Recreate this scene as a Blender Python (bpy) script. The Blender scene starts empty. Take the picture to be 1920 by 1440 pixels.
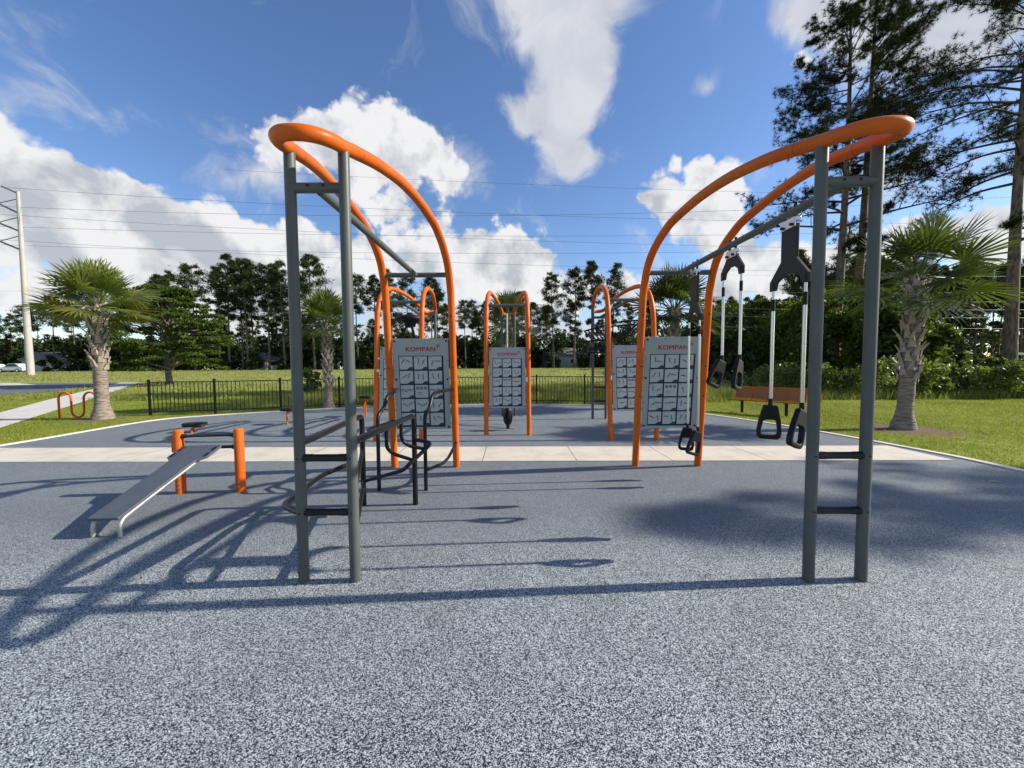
import bpy, math, random
import numpy as np
from mathutils import Vector, Matrix, Euler

R = math.radians
sc = bpy.context.scene
col = sc.collection

# ------------------------------------------------------------------ camera
CAM_H, PITCH, ROLL, FPX = 1.6, R(2.88), R(0.393), 720.0
cam_d = bpy.data.cameras.new('camera')
cam_d.sensor_width = 36.0
cam_d.lens = 36.0 * FPX / 1920.0
cam_d.clip_start, cam_d.clip_end = 0.05, 3000.0
cam = bpy.data.objects.new('camera', cam_d)
col.objects.link(cam)
M = Matrix.Rotation(math.pi / 2 - PITCH, 4, 'X') @ Matrix.Rotation(-ROLL, 4, 'Z')
cam.matrix_world = Matrix.Translation((0, 0, CAM_H)) @ M
sc.camera = cam
M3 = M.to_3x3()

def ray(px, py):
    return M3 @ Vector(((px - 960) / FPX, -(py - 720) / FPX, -1.0))

def at(px, py, Y):                       # the place at depth Y that the photograph shows at px, py
    d = ray(px, py)
    return Vector((0, 0, CAM_H)) + d * (Y / d.y)

def gnd(px, py, z=0.0):                  # the place on the ground
    d = ray(px, py)
    return Vector((0, 0, CAM_H)) + d * ((z - CAM_H) / d.z)

# ------------------------------------------------------------------ sun, sky, exposure
SUN_EL, SUN_AZ = R(30.0), R(3.3)         # azimuth from +X towards +Y
sund = Vector((math.cos(SUN_EL) * math.cos(SUN_AZ), math.cos(SUN_EL) * math.sin(SUN_AZ), math.sin(SUN_EL)))
sl = bpy.data.lights.new('sun', 'SUN')
sl.energy, sl.angle, sl.color = 5.0, R(0.55), (1.0, 0.92, 0.79)
so = bpy.data.objects.new('sun', sl)
so.rotation_euler = sund.to_track_quat('Z', 'Y').to_euler()
so.location = (30, 0, 40)
col.objects.link(so)
sc.view_settings.view_transform = 'Standard'
sc.view_settings.look = 'None'
sc.view_settings.exposure = 0.5
sc.view_settings.gamma = 1.0
sc.view_settings.use_curve_mapping = False
sc.cycles.max_bounces = 6
sc.cycles.transparent_max_bounces = 4
sc.cycles.use_denoising = True

world = bpy.data.worlds.new('World')
sc.world = world
world.use_nodes = True
SKY = 0.10

class NT:
    def __init__(s, tree):
        s.t = tree
    def n(s, typ, **kw):
        nd = s.t.nodes.new(typ)
        for k, v in kw.items():
            if k == 'inp':
                for a, b in v.items():
                    if hasattr(b, 'is_linked') or hasattr(b, 'links'):
                        s.t.links.new(b, nd.inputs[a])
                    else:
                        nd.inputs[a].default_value = b
            else:
                setattr(nd, k, v)
        return nd
    def m(s, op, a, b=None, c=None, clamp=False):
        nd = s.t.nodes.new('ShaderNodeMath')
        nd.operation = op
        nd.use_clamp = clamp
        for i, v in enumerate((a, b, c)):
            if v is None: continue
            if hasattr(v, 'is_linked'): s.t.links.new(v, nd.inputs[i])
            else: nd.inputs[i].default_value = v
        return nd.outputs[0]
    def ramp(s, fac, stops, interp='LINEAR'):
        nd = s.t.nodes.new('ShaderNodeValToRGB')
        nd.color_ramp.interpolation = interp
        el = nd.color_ramp.elements
        while len(el) < len(stops): el.new(0.5)
        for e, (p, c) in zip(el, stops):
            e.position = p
            e.color = (c[0], c[1], c[2], 1) if hasattr(c, '__len__') else (c, c, c, 1)
        s.t.links.new(fac, nd.inputs[0])
        return nd.outputs[0]
    def mix(s, fac, a, b, typ='MIX'):
        nd = s.t.nodes.new('ShaderNodeMix')
        nd.data_type = 'RGBA'
        nd.blend_type = typ
        for i, v in ((0, fac), (6, a), (7, b)):
            if hasattr(v, 'is_linked'): s.t.links.new(v, nd.inputs[i])
            else: nd.inputs[i].default_value = v if not hasattr(v, '__len__') or len(v) == 4 else (*v, 1)
        return nd.outputs[2]

def build_world():
    t = world.node_tree
    t.nodes.clear()
    w = NT(t)
    sky = w.n('ShaderNodeTexSky', sky_type='NISHITA', sun_disc=False, sun_elevation=SUN_EL,
              sun_rotation=math.pi / 2 - SUN_AZ, altitude=0, air_density=1.0, dust_density=0.3, ozone_density=2.5)
    D = w.n('ShaderNodeTexCoord').outputs['Generated']
    # wobble the direction so cloud outlines billow
    wn = w.n('ShaderNodeTexNoise', inp={'Vector': D, 'Scale': 5.0, 'Detail': 3.0, 'Roughness': 0.6})
    wv = w.n('ShaderNodeVectorMath', operation='SUBTRACT', inp={0: wn.outputs['Color'], 1: (0.5, 0.5, 0.5)})
    ws = w.n('ShaderNodeVectorMath', operation='SCALE', inp={0: wv.outputs[0]})
    ws.inputs['Scale'].default_value = 0.10
    DW = w.n('ShaderNodeVectorMath', operation='ADD', inp={0: D, 1: ws.outputs[0]}).outputs[0]

    def field(blobs):
        tot = None
        for px, py, rx, ry, wt in blobs:
            c = ray(px, py).normalized()
            u = (ray(px + rx, py).normalized() - ray(px - rx, py).normalized()) / 2
            v = (ray(px, py - ry).normalized() - ray(px, py + ry).normalized()) / 2
            ru, rv = u.length, v.length
            U = u.normalized()
            W = U.cross(v).normalized()
            V = W.cross(U)
            rot = Matrix((U, V, W)).transposed()
            mp = w.n('ShaderNodeMapping', vector_type='TEXTURE')
            t.links.new(DW, mp.inputs['Vector'])
            mp.inputs['Location'].default_value = c
            mp.inputs['Rotation'].default_value = rot.to_euler('XYZ')
            mp.inputs['Scale'].default_value = (ru, rv, 0.8)
            g = w.n('ShaderNodeTexGradient', gradient_type='SPHERICAL')
            t.links.new(mp.outputs[0], g.inputs[0])
            val = g.outputs['Fac']
            tot = w.m('MULTIPLY', val, wt) if tot is None else w.m('MULTIPLY_ADD', val, wt, tot)
        return tot

    puffy = [(-40, 330, 260, 170, 1.3), (150, 330, 190, 120, 1.1), (60, 460, 420, 170, 1.2), (290, 390, 220, 90, 1.1), (330, 500, 260, 120, 1.0), (520, 520, 220, 120, 1.0),
             (440, 480, 260, 140, 1.05), (-10, 225, 70, 60, 1.0), (150, 600, 520, 130, 1.1),
             (620, 270, 230, 130, 1.2), (740, 235, 150, 105, 1.05), (820, 290, 120, 90, .9), (530, 265, 150, 90, .95),
             (740, 345, 200, 110, 1.15), (690, 465, 260, 110, 1.25),
             (880, 455, 150, 110, 1.25), (1000, 470, 120, 90, 1.25), (930, 545, 330, 95, 1.4), (560, 570, 320, 100, 1.2),
             (1290, 365, 130, 115, 1.3), (1205, 385, 110, 60, .9), (1350, 330, 80, 80, .7), (1360, 450, 190, 120, 1.35),
             (1250, 565, 340, 80, 1.25), (1480, 500, 190, 90, 1.35), (1490, 125, 100, 60, 1.15),
             (1620, 440, 130, 120, 1.0), (1780, 480, 260, 110, 1.4), (1910, 400, 150, 110, 1.15)]
    wispy = [(1060, -40, 220, 120, 1.15), (1085, 60, 130, 110, 1.0), (1050, 205, 115, 85, 1.1), (990, 215, 60, 50, .6), (1065, 280, 62, 80, 1.0), (1102, 308, 48, 46, .9), (1080, 140, 95, 90, .95), (1010, 60, 110, 110, .5),
             (1280, 20, 150, 60, .25), (1325, 148, 55, 32, .55), (150, 30, 150, 90, .36), (190, 215, 190, 90, .17),
              (1530, 20, 170, 90, .9), (1680, 60, 260, 120, .9), (1850, 40, 200, 120, 1.0), (490, 330, 150, 60, .5),
             (1700, 330, 200, 60, .3), (900, 640, 1500, 90, 1.0), (880, 320, 70, 60, .5), (420, 250, 90, 60, .35)]
    fp, fw = field(puffy), field(wispy)
    n1 = w.n('ShaderNodeTexNoise', inp={'Vector': D, 'Scale': 9.0, 'Detail': 9.0, 'Roughness': 0.60, 'Lacunarity': 2.1, 'Distortion': 0.25}).outputs['Fac']
    vr = w.n('ShaderNodeTexVoronoi', feature='SMOOTH_F1', inp={'Vector': DW, 'Scale': 15.0, 'Detail': 3.0, 'Roughness': 0.55, 'Smoothness': 0.35}).outputs['Distance']
    n2 = w.n('ShaderNodeTexNoise', inp={'Vector': DW, 'Scale': 6.5, 'Detail': 10.0, 'Roughness': 0.62, 'Distortion': 0.5}).outputs['Fac']
    # generic scattered cloud for the directions the photograph does not show
    n3 = w.n('ShaderNodeTexNoise', inp={'Vector': D, 'Scale': 2.2, 'Detail': 6.0, 'Roughness': 0.55}).outputs['Fac']
    sep = w.n('ShaderNodeSeparateXYZ', inp={0: D})
    back = w.m('MULTIPLY', w.m('MULTIPLY_ADD', sep.outputs[1], -6.0, 1.2, True), w.m('MULTIPLY_ADD', n3, 9.0, -4.6, True), clamp=True)
    mp_ = w.m('ADD', fp, w.m('MULTIPLY_ADD', n1, 1.25, -0.80))
    mp_ = w.m('ADD', mp_, w.m('MULTIPLY_ADD', vr, -0.75, 0.20))
    ap = w.n('ShaderNodeMapRange', interpolation_type='SMOOTHSTEP', inp={'Value': mp_, 'From Min': 0.08, 'From Max': 0.42}).outputs[0]
    mw = w.m('ADD', fw, w.m('MULTIPLY_ADD', n2, 1.8, -1.08))
    aw = w.m('MULTIPLY', w.n('ShaderNodeMapRange', interpolation_type='SMOOTHSTEP', inp={'Value': mw, 'From Min': -0.12, 'From Max': 0.50}).outputs[0], 0.95)
    # shade: thick parts go grey, thin edges stay bright; more so to the left of each cloud, away from the sun
    off = w.n('ShaderNodeVectorMath', operation='ADD', inp={0: D, 1: (0.035, 0.0, 0.045)}).outputs[0]
    n1b = w.n('ShaderNodeTexNoise', inp={'Vector': off, 'Scale': 9.0, 'Detail': 5.0, 'Roughness': 0.55, 'Lacunarity': 2.1, 'Distortion': 0.25}).outputs['Fac']
    n1a = w.n('ShaderNodeTexNoise', inp={'Vector': D, 'Scale': 9.0, 'Detail': 5.0, 'Roughness': 0.55, 'Lacunarity': 2.1, 'Distortion': 0.25}).outputs['Fac']
    rel = w.m('SUBTRACT', n1a, n1b)
    thick = w.m('MULTIPLY_ADD', w.m('MINIMUM', mp_, 1.1), 0.62, -0.12, True)
    lit = w.m('ADD', w.m('MULTIPLY_ADD', thick, -0.26, 0.93), w.m('MULTIPLY', rel, 2.4))
    lit = w.m('ADD', lit, w.m('MULTIPLY_ADD', n2, 0.9, -0.45))
    low = w.m('MULTIPLY_ADD', sep.outputs[2], -3.0, 0.9, True)
    lit = w.m('SUBTRACT', lit, w.m('MULTIPLY', low, 0.10))
    lit = w.m('MINIMUM', w.m('MAXIMUM', lit, 0.40), 1.0)
    c_p = w.mix(w.m('MULTIPLY_ADD', lit, 1.9, -0.85, True), (0.36 / SKY, 0.385 / SKY, 0.43 / SKY), (0.63 / SKY, 0.63 / SKY, 0.64 / SKY))
    c_w = w.mix(w.m('MULTIPLY_ADD', n2, 2.2, -0.6, True), (0.37 / SKY, 0.40 / SKY, 0.46 / SKY), (0.58 / SKY, 0.58 / SKY, 0.60 / SKY))
    skyc = w.n('ShaderNodeHueSaturation', inp={'Hue': 0.508, 'Saturation': 1.13, 'Value': 1.26, 'Color': sky.outputs[0]}).outputs[0]
    # keep the low sky under the horizon plain
    c = w.mix(aw, skyc, c_w)
    c = w.mix(ap, c, c_p)
    c = w.mix(w.m('MULTIPLY', back, 0.8), c, (0.38 / SKY, 0.41 / SKY, 0.47 / SKY))
    bg = w.n('ShaderNodeBackground')
    t.links.new(c, bg.inputs['Color'])
    bg.inputs['Strength'].default_value = SKY
    out = w.n('ShaderNodeOutputWorld')
    t.links.new(bg.outputs[0], out.inputs[0])
build_world()
world.cycles.sampling_method = 'MANUAL'
world.cycles.sample_map_resolution = 512

# ------------------------------------------------------------------ materials
MATS = {}
def mat(name, base, rough=0.5, metal=0.0, noise=None, bump=None, spec=0.5, coat=0.0, scuff=None):
    """noise = (scale, amount, detail): mottled variation; bump = (scale, strength)"""
    if name in MATS: return MATS[name]
    m = bpy.data.materials.new(name)
    m.use_nodes = True
    t = m.node_tree
    w = NT(t)
    p = t.nodes['Principled BSDF']
    p.inputs['Base Color'].default_value = (*base, 1)
    p.inputs['Roughness'].default_value = rough
    p.inputs['Metallic'].default_value = metal
    p.inputs['Specular IOR Level'].default_value = spec
    if coat: p.inputs['Coat Weight'].default_value = coat; p.inputs['Coat Roughness'].default_value = 0.15
    tc = t.nodes.new('ShaderNodeTexCoord').outputs['Object']
    if noise:
        s, a, d = noise
        nz = w.n('ShaderNodeTexNoise', inp={'Vector': tc, 'Scale': s, 'Detail': d, 'Roughness': 0.6}).outputs['Fac']
        lo = tuple(max(0, c * (1 - a)) for c in base)
        hi = tuple(min(1, c * (1 + a)) for c in base)
        t.links.new(w.ramp(nz, [(0.3, lo), (0.7, hi)]), p.inputs['Base Color'])
        t.links.new(w.m('MULTIPLY_ADD', nz, 0.25, rough - 0.12, True), p.inputs['Roughness'])
    if scuff:
        n5 = w.n('ShaderNodeTexNoise', inp={'Vector': tc, 'Scale': 9.0, 'Detail': 8.0, 'Roughness': 0.72}).outputs['Fac']
        n6 = w.n('ShaderNodeTexNoise', inp={'Vector': tc, 'Scale': 1.3, 'Detail': 2.0}).outputs['Fac']
        src = p.inputs['Base Color'].links[0].from_socket
        fade = w.mix(w.m('MULTIPLY_ADD', n6, 2.6, -1.2, True), src, scuff[0])
        chip = w.m('MULTIPLY', w.m('GREATER_THAN', n5, 0.70), 0.75)
        t.links.new(w.mix(chip, fade, scuff[1]), p.inputs['Base Color'])
    if bump:
        s, a = bump
        nz = w.n('ShaderNodeTexNoise', inp={'Vector': tc, 'Scale': s, 'Detail': 4.0}).outputs['Fac']
        b = w.n('ShaderNodeBump', inp={'Strength': a, 'Distance': 0.02, 'Height': nz})
        t.links.new(b.outputs[0], p.inputs['Normal'])
    MATS[name] = m
    return m

orange = mat('orange_paint', (0.60, 0.108, 0.007), 0.42, noise=(3.0, 0.15, 5), bump=(60, 0.03), spec=0.22, scuff=((0.54, 0.155, 0.022), (0.16, 0.07, 0.04)))
grey = mat('grey_paint', (0.082, 0.092, 0.086), 0.46, noise=(2.5, 0.14, 6), bump=(80, 0.03), spec=0.35, scuff=((0.11, 0.118, 0.108), (0.045, 0.047, 0.045)))
black = mat('black_paint', (0.008, 0.008, 0.009), 0.34, noise=(5, 0.3, 4), spec=0.3)
rubberblk = mat('black_rubber', (0.008, 0.008, 0.009), 0.5, spec=0.25)
plate = mat('graphite_plate', (0.030, 0.028, 0.028), 0.5, noise=(9, 0.15, 4), spec=0.25)
steel = mat('brushed_steel', (0.62, 0.62, 0.60), 0.3, 1.0)
galv = mat('galvanised_steel', (0.50, 0.50, 0.47), 0.5, 0.7, noise=(12, 0.2, 4))
signwhite = mat('sign_board', (0.33, 0.35, 0.34), 0.35, noise=(1.5, 0.05, 4))
signcell = mat('sign_cell', (0.45, 0.475, 0.465), 0.4, spec=0.3)
navy = mat('navy_print', (0.012, 0.035, 0.060), 0.5, spec=0.2)
greyprint = mat('grey_print', (0.05, 0.062, 0.072), 0.5, spec=0.2)
red = mat('red_print', (0.36, 0.010, 0.020), 0.4)
white = mat('white_sticker', (0.75, 0.76, 0.76), 0.4)
boardgrey = mat('board_grey', (0.075, 0.088, 0.11), 0.6, noise=(6, 0.1, 5), bump=(120, 0.05))
polemat = mat('pole_concrete', (0.40, 0.39, 0.36), 0.75, noise=(0.6, 0.12, 6))
armmat = mat('arm_steel', (0.20, 0.20, 0.22), 0.5, 0.3)
wiremat = mat('wire', (0.09, 0.09, 0.10), 0.5, 0.3)
wirelight = mat('bare_wire', (0.4, 0.4, 0.37), 0.5, 0.3)
pad = mat('pad_rubber', (0.012, 0.012, 0.013), 0.75, bump=(150, 0.2))
carwhite = mat('car_paint', (0.72, 0.73, 0.74), 0.25, coat=0.6)
glass = mat('dark_glass', (0.015, 0.018, 0.02), 0.08)
tyre = mat('tyre_rubber', (0.015, 0.015, 0.015), 0.8)
wallm = mat('render_wall', (0.42, 0.41, 0.38), 0.8, noise=(0.8, 0.06, 3))
roofm = mat('shingle_roof', (0.15, 0.14, 0.13), 0.85, noise=(3, 0.25, 4))
leafdead = mat('dead_leaf', (0.30, 0.18, 0.08), 0.8)

def rubber_mat():
    m = bpy.data.materials.new('rubber_granules'); m.use_nodes = True
    t = m.node_tree; w = NT(t); p = t.nodes['Principled BSDF']
    geo = w.n('ShaderNodeNewGeometry').outputs['Position']
    ds = w.n('ShaderNodeTexNoise', inp={'Vector': geo, 'Scale': 90.0, 'Detail': 2.0})
    dv = w.n('ShaderNodeVectorMath', operation='SCALE', inp={0: ds.outputs['Color']}); dv.inputs['Scale'].default_value = 0.004
    pos = w.n('ShaderNodeVectorMath', operation='ADD', inp={0: geo, 1: dv.outputs[0]}).outputs[0]
    v = w.n('ShaderNodeTexVoronoi', feature='F1', inp={'Vector': pos, 'Scale': 250.0, 'Randomness': 1.0})
    cell = w.n('ShaderNodeSeparateColor', inp={0: v.outputs['Color']}).outputs[0]
    c = w.ramp(cell, [(0.0, (0.010, 0.013, 0.020)), (0.30, (0.026, 0.034, 0.050)), (0.46, (0.16, 0.185, 0.205)),
                      (0.58, (0.42, 0.475, 0.50)), (0.80, (0.64, 0.71, 0.735))], 'CONSTANT')
    # worn patches and dust drift across the surface
    big = w.n('ShaderNodeTexNoise', inp={'Vector': geo, 'Scale': 0.35, 'Detail': 5.0, 'Roughness': 0.6}).outputs['Fac']
    mid = w.n('ShaderNodeTexNoise', inp={'Vector': geo, 'Scale': 3.0, 'Detail': 5.0, 'Roughness': 0.7}).outputs['Fac']
    k = w.m('ADD', w.m('MULTIPLY_ADD', big, 0.75, 0.53), w.m('MULTIPLY_ADD', mid, 0.55, -0.27))
    c = w.mix(1.0, c, w.n('ShaderNodeCombineColor', inp={0: k, 1: k, 2: k}).outputs[0], 'MULTIPLY')
    # the granule colours blend towards one dark blue-grey with distance
    y = w.n('ShaderNodeSeparateXYZ', inp={0: geo}).outputs[1]
    far = w.m('MULTIPLY_ADD', y, 0.9, -2.6, True)
    far = w.m('MULTIPLY', far, 0.62)
    c = w.mix(far, c, (0.118, 0.137, 0.156))
    edge = w.m('MULTIPLY_ADD', v.outputs['Distance'], -1.0, 1.0)
    t.links.new(c, p.inputs['Base Color'])
    p.inputs['Roughness'].default_value = 0.72
    p.inputs['Specular IOR Level'].default_value = 0.35
    b = w.n('ShaderNodeBump', inp={'Strength': 0.9, 'Distance': 0.0025, 'Height': w.m('ADD', edge, w.m('MULTIPLY', cell, 0.6))})
    t.links.new(b.outputs[0], p.inputs['Normal'])
    return m

def concrete_mat(name, base, joint=None):
    m = bpy.data.materials.new(name); m.use_nodes = True
    t = m.node_tree; w = NT(t); p = t.nodes['Principled BSDF']
    geo = w.n('ShaderNodeNewGeometry').outputs['Position']
    n = w.n('ShaderNodeTexNoise', inp={'Vector': geo, 'Scale': 1.6, 'Detail': 8.0, 'Roughness': 0.65}).outputs['Fac']
    f = w.n('ShaderNodeTexNoise', inp={'Vector': geo, 'Scale': 120.0, 'Detail': 2.0}).outputs['Fac']
    c = w.ramp(w.m('ADD', w.m('MULTIPLY', n, 0.75), w.m('MULTIPLY', f, 0.25)),
               [(0.3, tuple(x * 0.66 for x in base)), (0.5, base), (0.75, tuple(min(1, x * 1.12) for x in base))])
    if joint:
        x = w.n('ShaderNodeSeparateXYZ', inp={0: geo}).outputs[0]
        fr = w.m('FRACT', w.m('MULTIPLY_ADD', x, 1.0 / joint[0], joint[1]))
        d = w.m('ABSOLUTE', w.m('SUBTRACT', fr, 0.5))
        ln = w.m('GREATER_THAN', d, 0.5 - 0.006 / joint[0])
        c = w.mix(ln, c, (0.07, 0.065, 0.055))
    t.links.new(c, p.inputs['Base Color'])
    p.inputs['Roughness'].default_value = 0.85
    b = w.n('ShaderNodeBump', inp={'Strength': 0.3, 'Distance': 0.01, 'Height': f})
    t.links.new(b.outputs[0], p.inputs['Normal'])
    return m

def ground_mat():
    m = bpy.data.materials.new('lawn_soil'); m.use_nodes = True
    t = m.node_tree; w = NT(t); p = t.nodes['Principled BSDF']
    geo = w.n('ShaderNodeNewGeometry').outputs['Position']
    a = w.n('ShaderNodeTexNoise', inp={'Vector': geo, 'Scale': 0.25, 'Detail': 6.0, 'Roughness': 0.6}).outputs['Fac']
    b = w.n('ShaderNodeTexNoise', inp={'Vector': geo, 'Scale': 3.0, 'Detail': 6.0, 'Roughness': 0.7}).outputs['Fac']
    f = w.n('ShaderNodeTexNoise', inp={'Vector': geo, 'Scale': 40.0, 'Detail': 3.0}).outputs['Fac']
    k = w.m('ADD', w.m('MULTIPLY', a, 0.45), w.m('ADD', w.m('MULTIPLY', b, 0.35), w.m('MULTIPLY', f, 0.2)))
    lawn = w.ramp(k, [(0.40, (0.11, 0.125, 0.025)), (0.5, (0.21, 0.245, 0.035)), (0.60, (0.31, 0.315, 0.07))])
    field = w.ramp(k, [(0.36, (0.16, 0.17, 0.05)), (0.5, (0.27, 0.29, 0.08)), (0.62, (0.38, 0.38, 0.13))])
    y = w.n('ShaderNodeSeparateXYZ', inp={0: geo}).outputs[1]
    c = w.mix(w.m('MULTIPLY_ADD', y, 0.06, -1.3, True), lawn, field)
    # bare sandy earth round the feet of the palms
    for (x0, y0, r) in PALM_FEET:
        d = w.n('ShaderNodeVectorMath', operation='DISTANCE', inp={0: geo, 1: (x0, y0, 0)}).outputs['Value']
        dd = w.m('ADD', d, w.m('MULTIPLY_ADD', b, 1.2, -0.6))
        c = w.mix(w.m('MULTIPLY_ADD', dd, -2.2, 2.2 * r, True), c, (0.20, 0.145, 0.095))
    t.links.new(c, p.inputs['Base Color'])
    p.inputs['Roughness'].default_value = 0.95
    p.inputs['Specular IOR Level'].default_value = 0.1
    bp = w.n('ShaderNodeBump', inp={'Strength': 0.8, 'Distance': 0.05, 'Height': w.m('ADD', f, b)})
    t.links.new(bp.outputs[0], p.inputs['Normal'])
    return m

def leaf_mat(name, a, b, trans=0.35, rough=0.55, zdead=None, spec=0.25):
    m = bpy.data.materials.new(name); m.use_nodes = True
    t = m.node_tree; w = NT(t); p = t.nodes['Principled BSDF']
    rnd = w.n('ShaderNodeNewGeometry').outputs['Random Per Island']
    oi = w.n('ShaderNodeObjectInfo').outputs['Random']
    geo = w.n('ShaderNodeNewGeometry').outputs['Position']
    cl = w.n('ShaderNodeTexNoise', inp={'Vector': geo, 'Scale': 0.8, 'Detail': 2.0}).outputs['Fac']
    k = w.m('ADD', w.m('MULTIPLY', rnd, 0.5), w.m('ADD', w.m('MULTIPLY', cl, 0.7), w.m('MULTIPLY_ADD', oi, 0.3, -0.25)))
    stops = [(0.2, a), (0.85, b)]
    if zdead: stops = [(0.1, a), (0.8, b), (0.93, zdead)]
    c = w.ramp(k, stops)
    t.links.new(c, p.inputs['Base Color'])
    p.inputs['Roughness'].default_value = rough
    p.inputs['Specular IOR Level'].default_value = spec
    tr = w.n('ShaderNodeBsdfTranslucent')
    t.links.new(w.mix(1.0, c, (1.15, 1.25, 0.5), 'MULTIPLY'), tr.inputs[0])
    mx = w.n('ShaderNodeMixShader')
    mx.inputs[0].default_value = trans
    t.links.new(p.outputs[0], mx.inputs[1]); t.links.new(tr.outputs[0], mx.inputs[2])
    t.links.new(mx.outputs[0], t.nodes['Material Output'].inputs[0])
    return m

def bark_mat(name, a, b, sx=6.0, sz=1.5):
    m = bpy.data.materials.new(name); m.use_nodes = True
    t = m.node_tree; w = NT(t); p = t.nodes['Principled BSDF']
    tc = t.nodes.new('ShaderNodeTexCoord').outputs['Object']
    mp = w.n('ShaderNodeMapping', inp={'Vector': tc, 'Scale': (sx, sx, sz)})
    v = w.n('ShaderNodeTexVoronoi', inp={'Vector': mp.outputs[0], 'Scale': 1.6}).outputs['Distance']
    n = w.n('ShaderNodeTexNoise', inp={'Vector': mp.outputs[0], 'Scale': 3.0, 'Detail': 6.0}).outputs['Fac']
    k = w.m('ADD', w.m('MULTIPLY', v, 0.6), w.m('MULTIPLY', n, 0.5))
    t.links.new(w.ramp(k, [(0.25, a), (0.75, b)]), p.inputs['Base Color'])
    p.inputs['Roughness'].default_value = 0.9
    bp = w.n('ShaderNodeBump', inp={'Strength': 0.7, 'Distance': 0.04, 'Height': k})
    t.links.new(bp.outputs[0], p.inputs['Normal'])
    return m

grass_leaf = leaf_mat('grass_blade', (0.13, 0.165, 0.022), (0.29, 0.325, 0.045), 0.35, zdead=(0.30, 0.27, 0.10))
field_leaf = leaf_mat('field_grass', (0.13, 0.145, 0.035), (0.31, 0.32, 0.09), 0.35, zdead=(0.30, 0.25, 0.13))
palm_leaf = leaf_mat('palm_leaf', (0.05, 0.075, 0.014), (0.19, 0.215, 0.045), 0.32, 0.4, zdead=(0.30, 0.19, 0.05), spec=0.5)
palm_leaf_dark = leaf_mat('palm_leaf_dark', (0.032, 0.052, 0.014), (0.13, 0.155, 0.036), 0.32, 0.4, spec=0.5)
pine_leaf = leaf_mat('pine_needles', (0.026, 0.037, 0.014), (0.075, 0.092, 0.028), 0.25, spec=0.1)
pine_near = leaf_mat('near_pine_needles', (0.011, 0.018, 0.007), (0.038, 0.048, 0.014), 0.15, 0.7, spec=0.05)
cypress_leaf = leaf_mat('cypress_leaf', (0.045, 0.075, 0.014), (0.12, 0.175, 0.028), 0.4)
broad_leaf = leaf_mat('broad_leaf', (0.026, 0.045, 0.010), (0.12, 0.16, 0.022), 0.42)
shrub_leaf = leaf_mat('shrub_leaf', (0.05, 0.075, 0.015), (0.26, 0.30, 0.075), 0.42, 0.4, spec=0.5)
wood_leaf = leaf_mat('wood_leaf', (0.014, 0.024, 0.008), (0.055, 0.075, 0.018), 0.3)
pine_bark = bark_mat('pine_bark', (0.045, 0.032, 0.025), (0.20, 0.145, 0.11))
branch_bark = bark_mat('branch_bark', (0.025, 0.018, 0.014), (0.09, 0.065, 0.05))
palm_bark = bark_mat('palm_bark', (0.115, 0.09, 0.070), (0.30, 0.245, 0.20), 4.0, 14.0)
boot_mat = mat('leaf_base', (0.34, 0.285, 0.23), 0.85, noise=(14, 0.35, 5), bump=(40, 0.3))
grey_bark = bark_mat('grey_bark', (0.07, 0.055, 0.045), (0.20, 0.165, 0.135))

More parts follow.
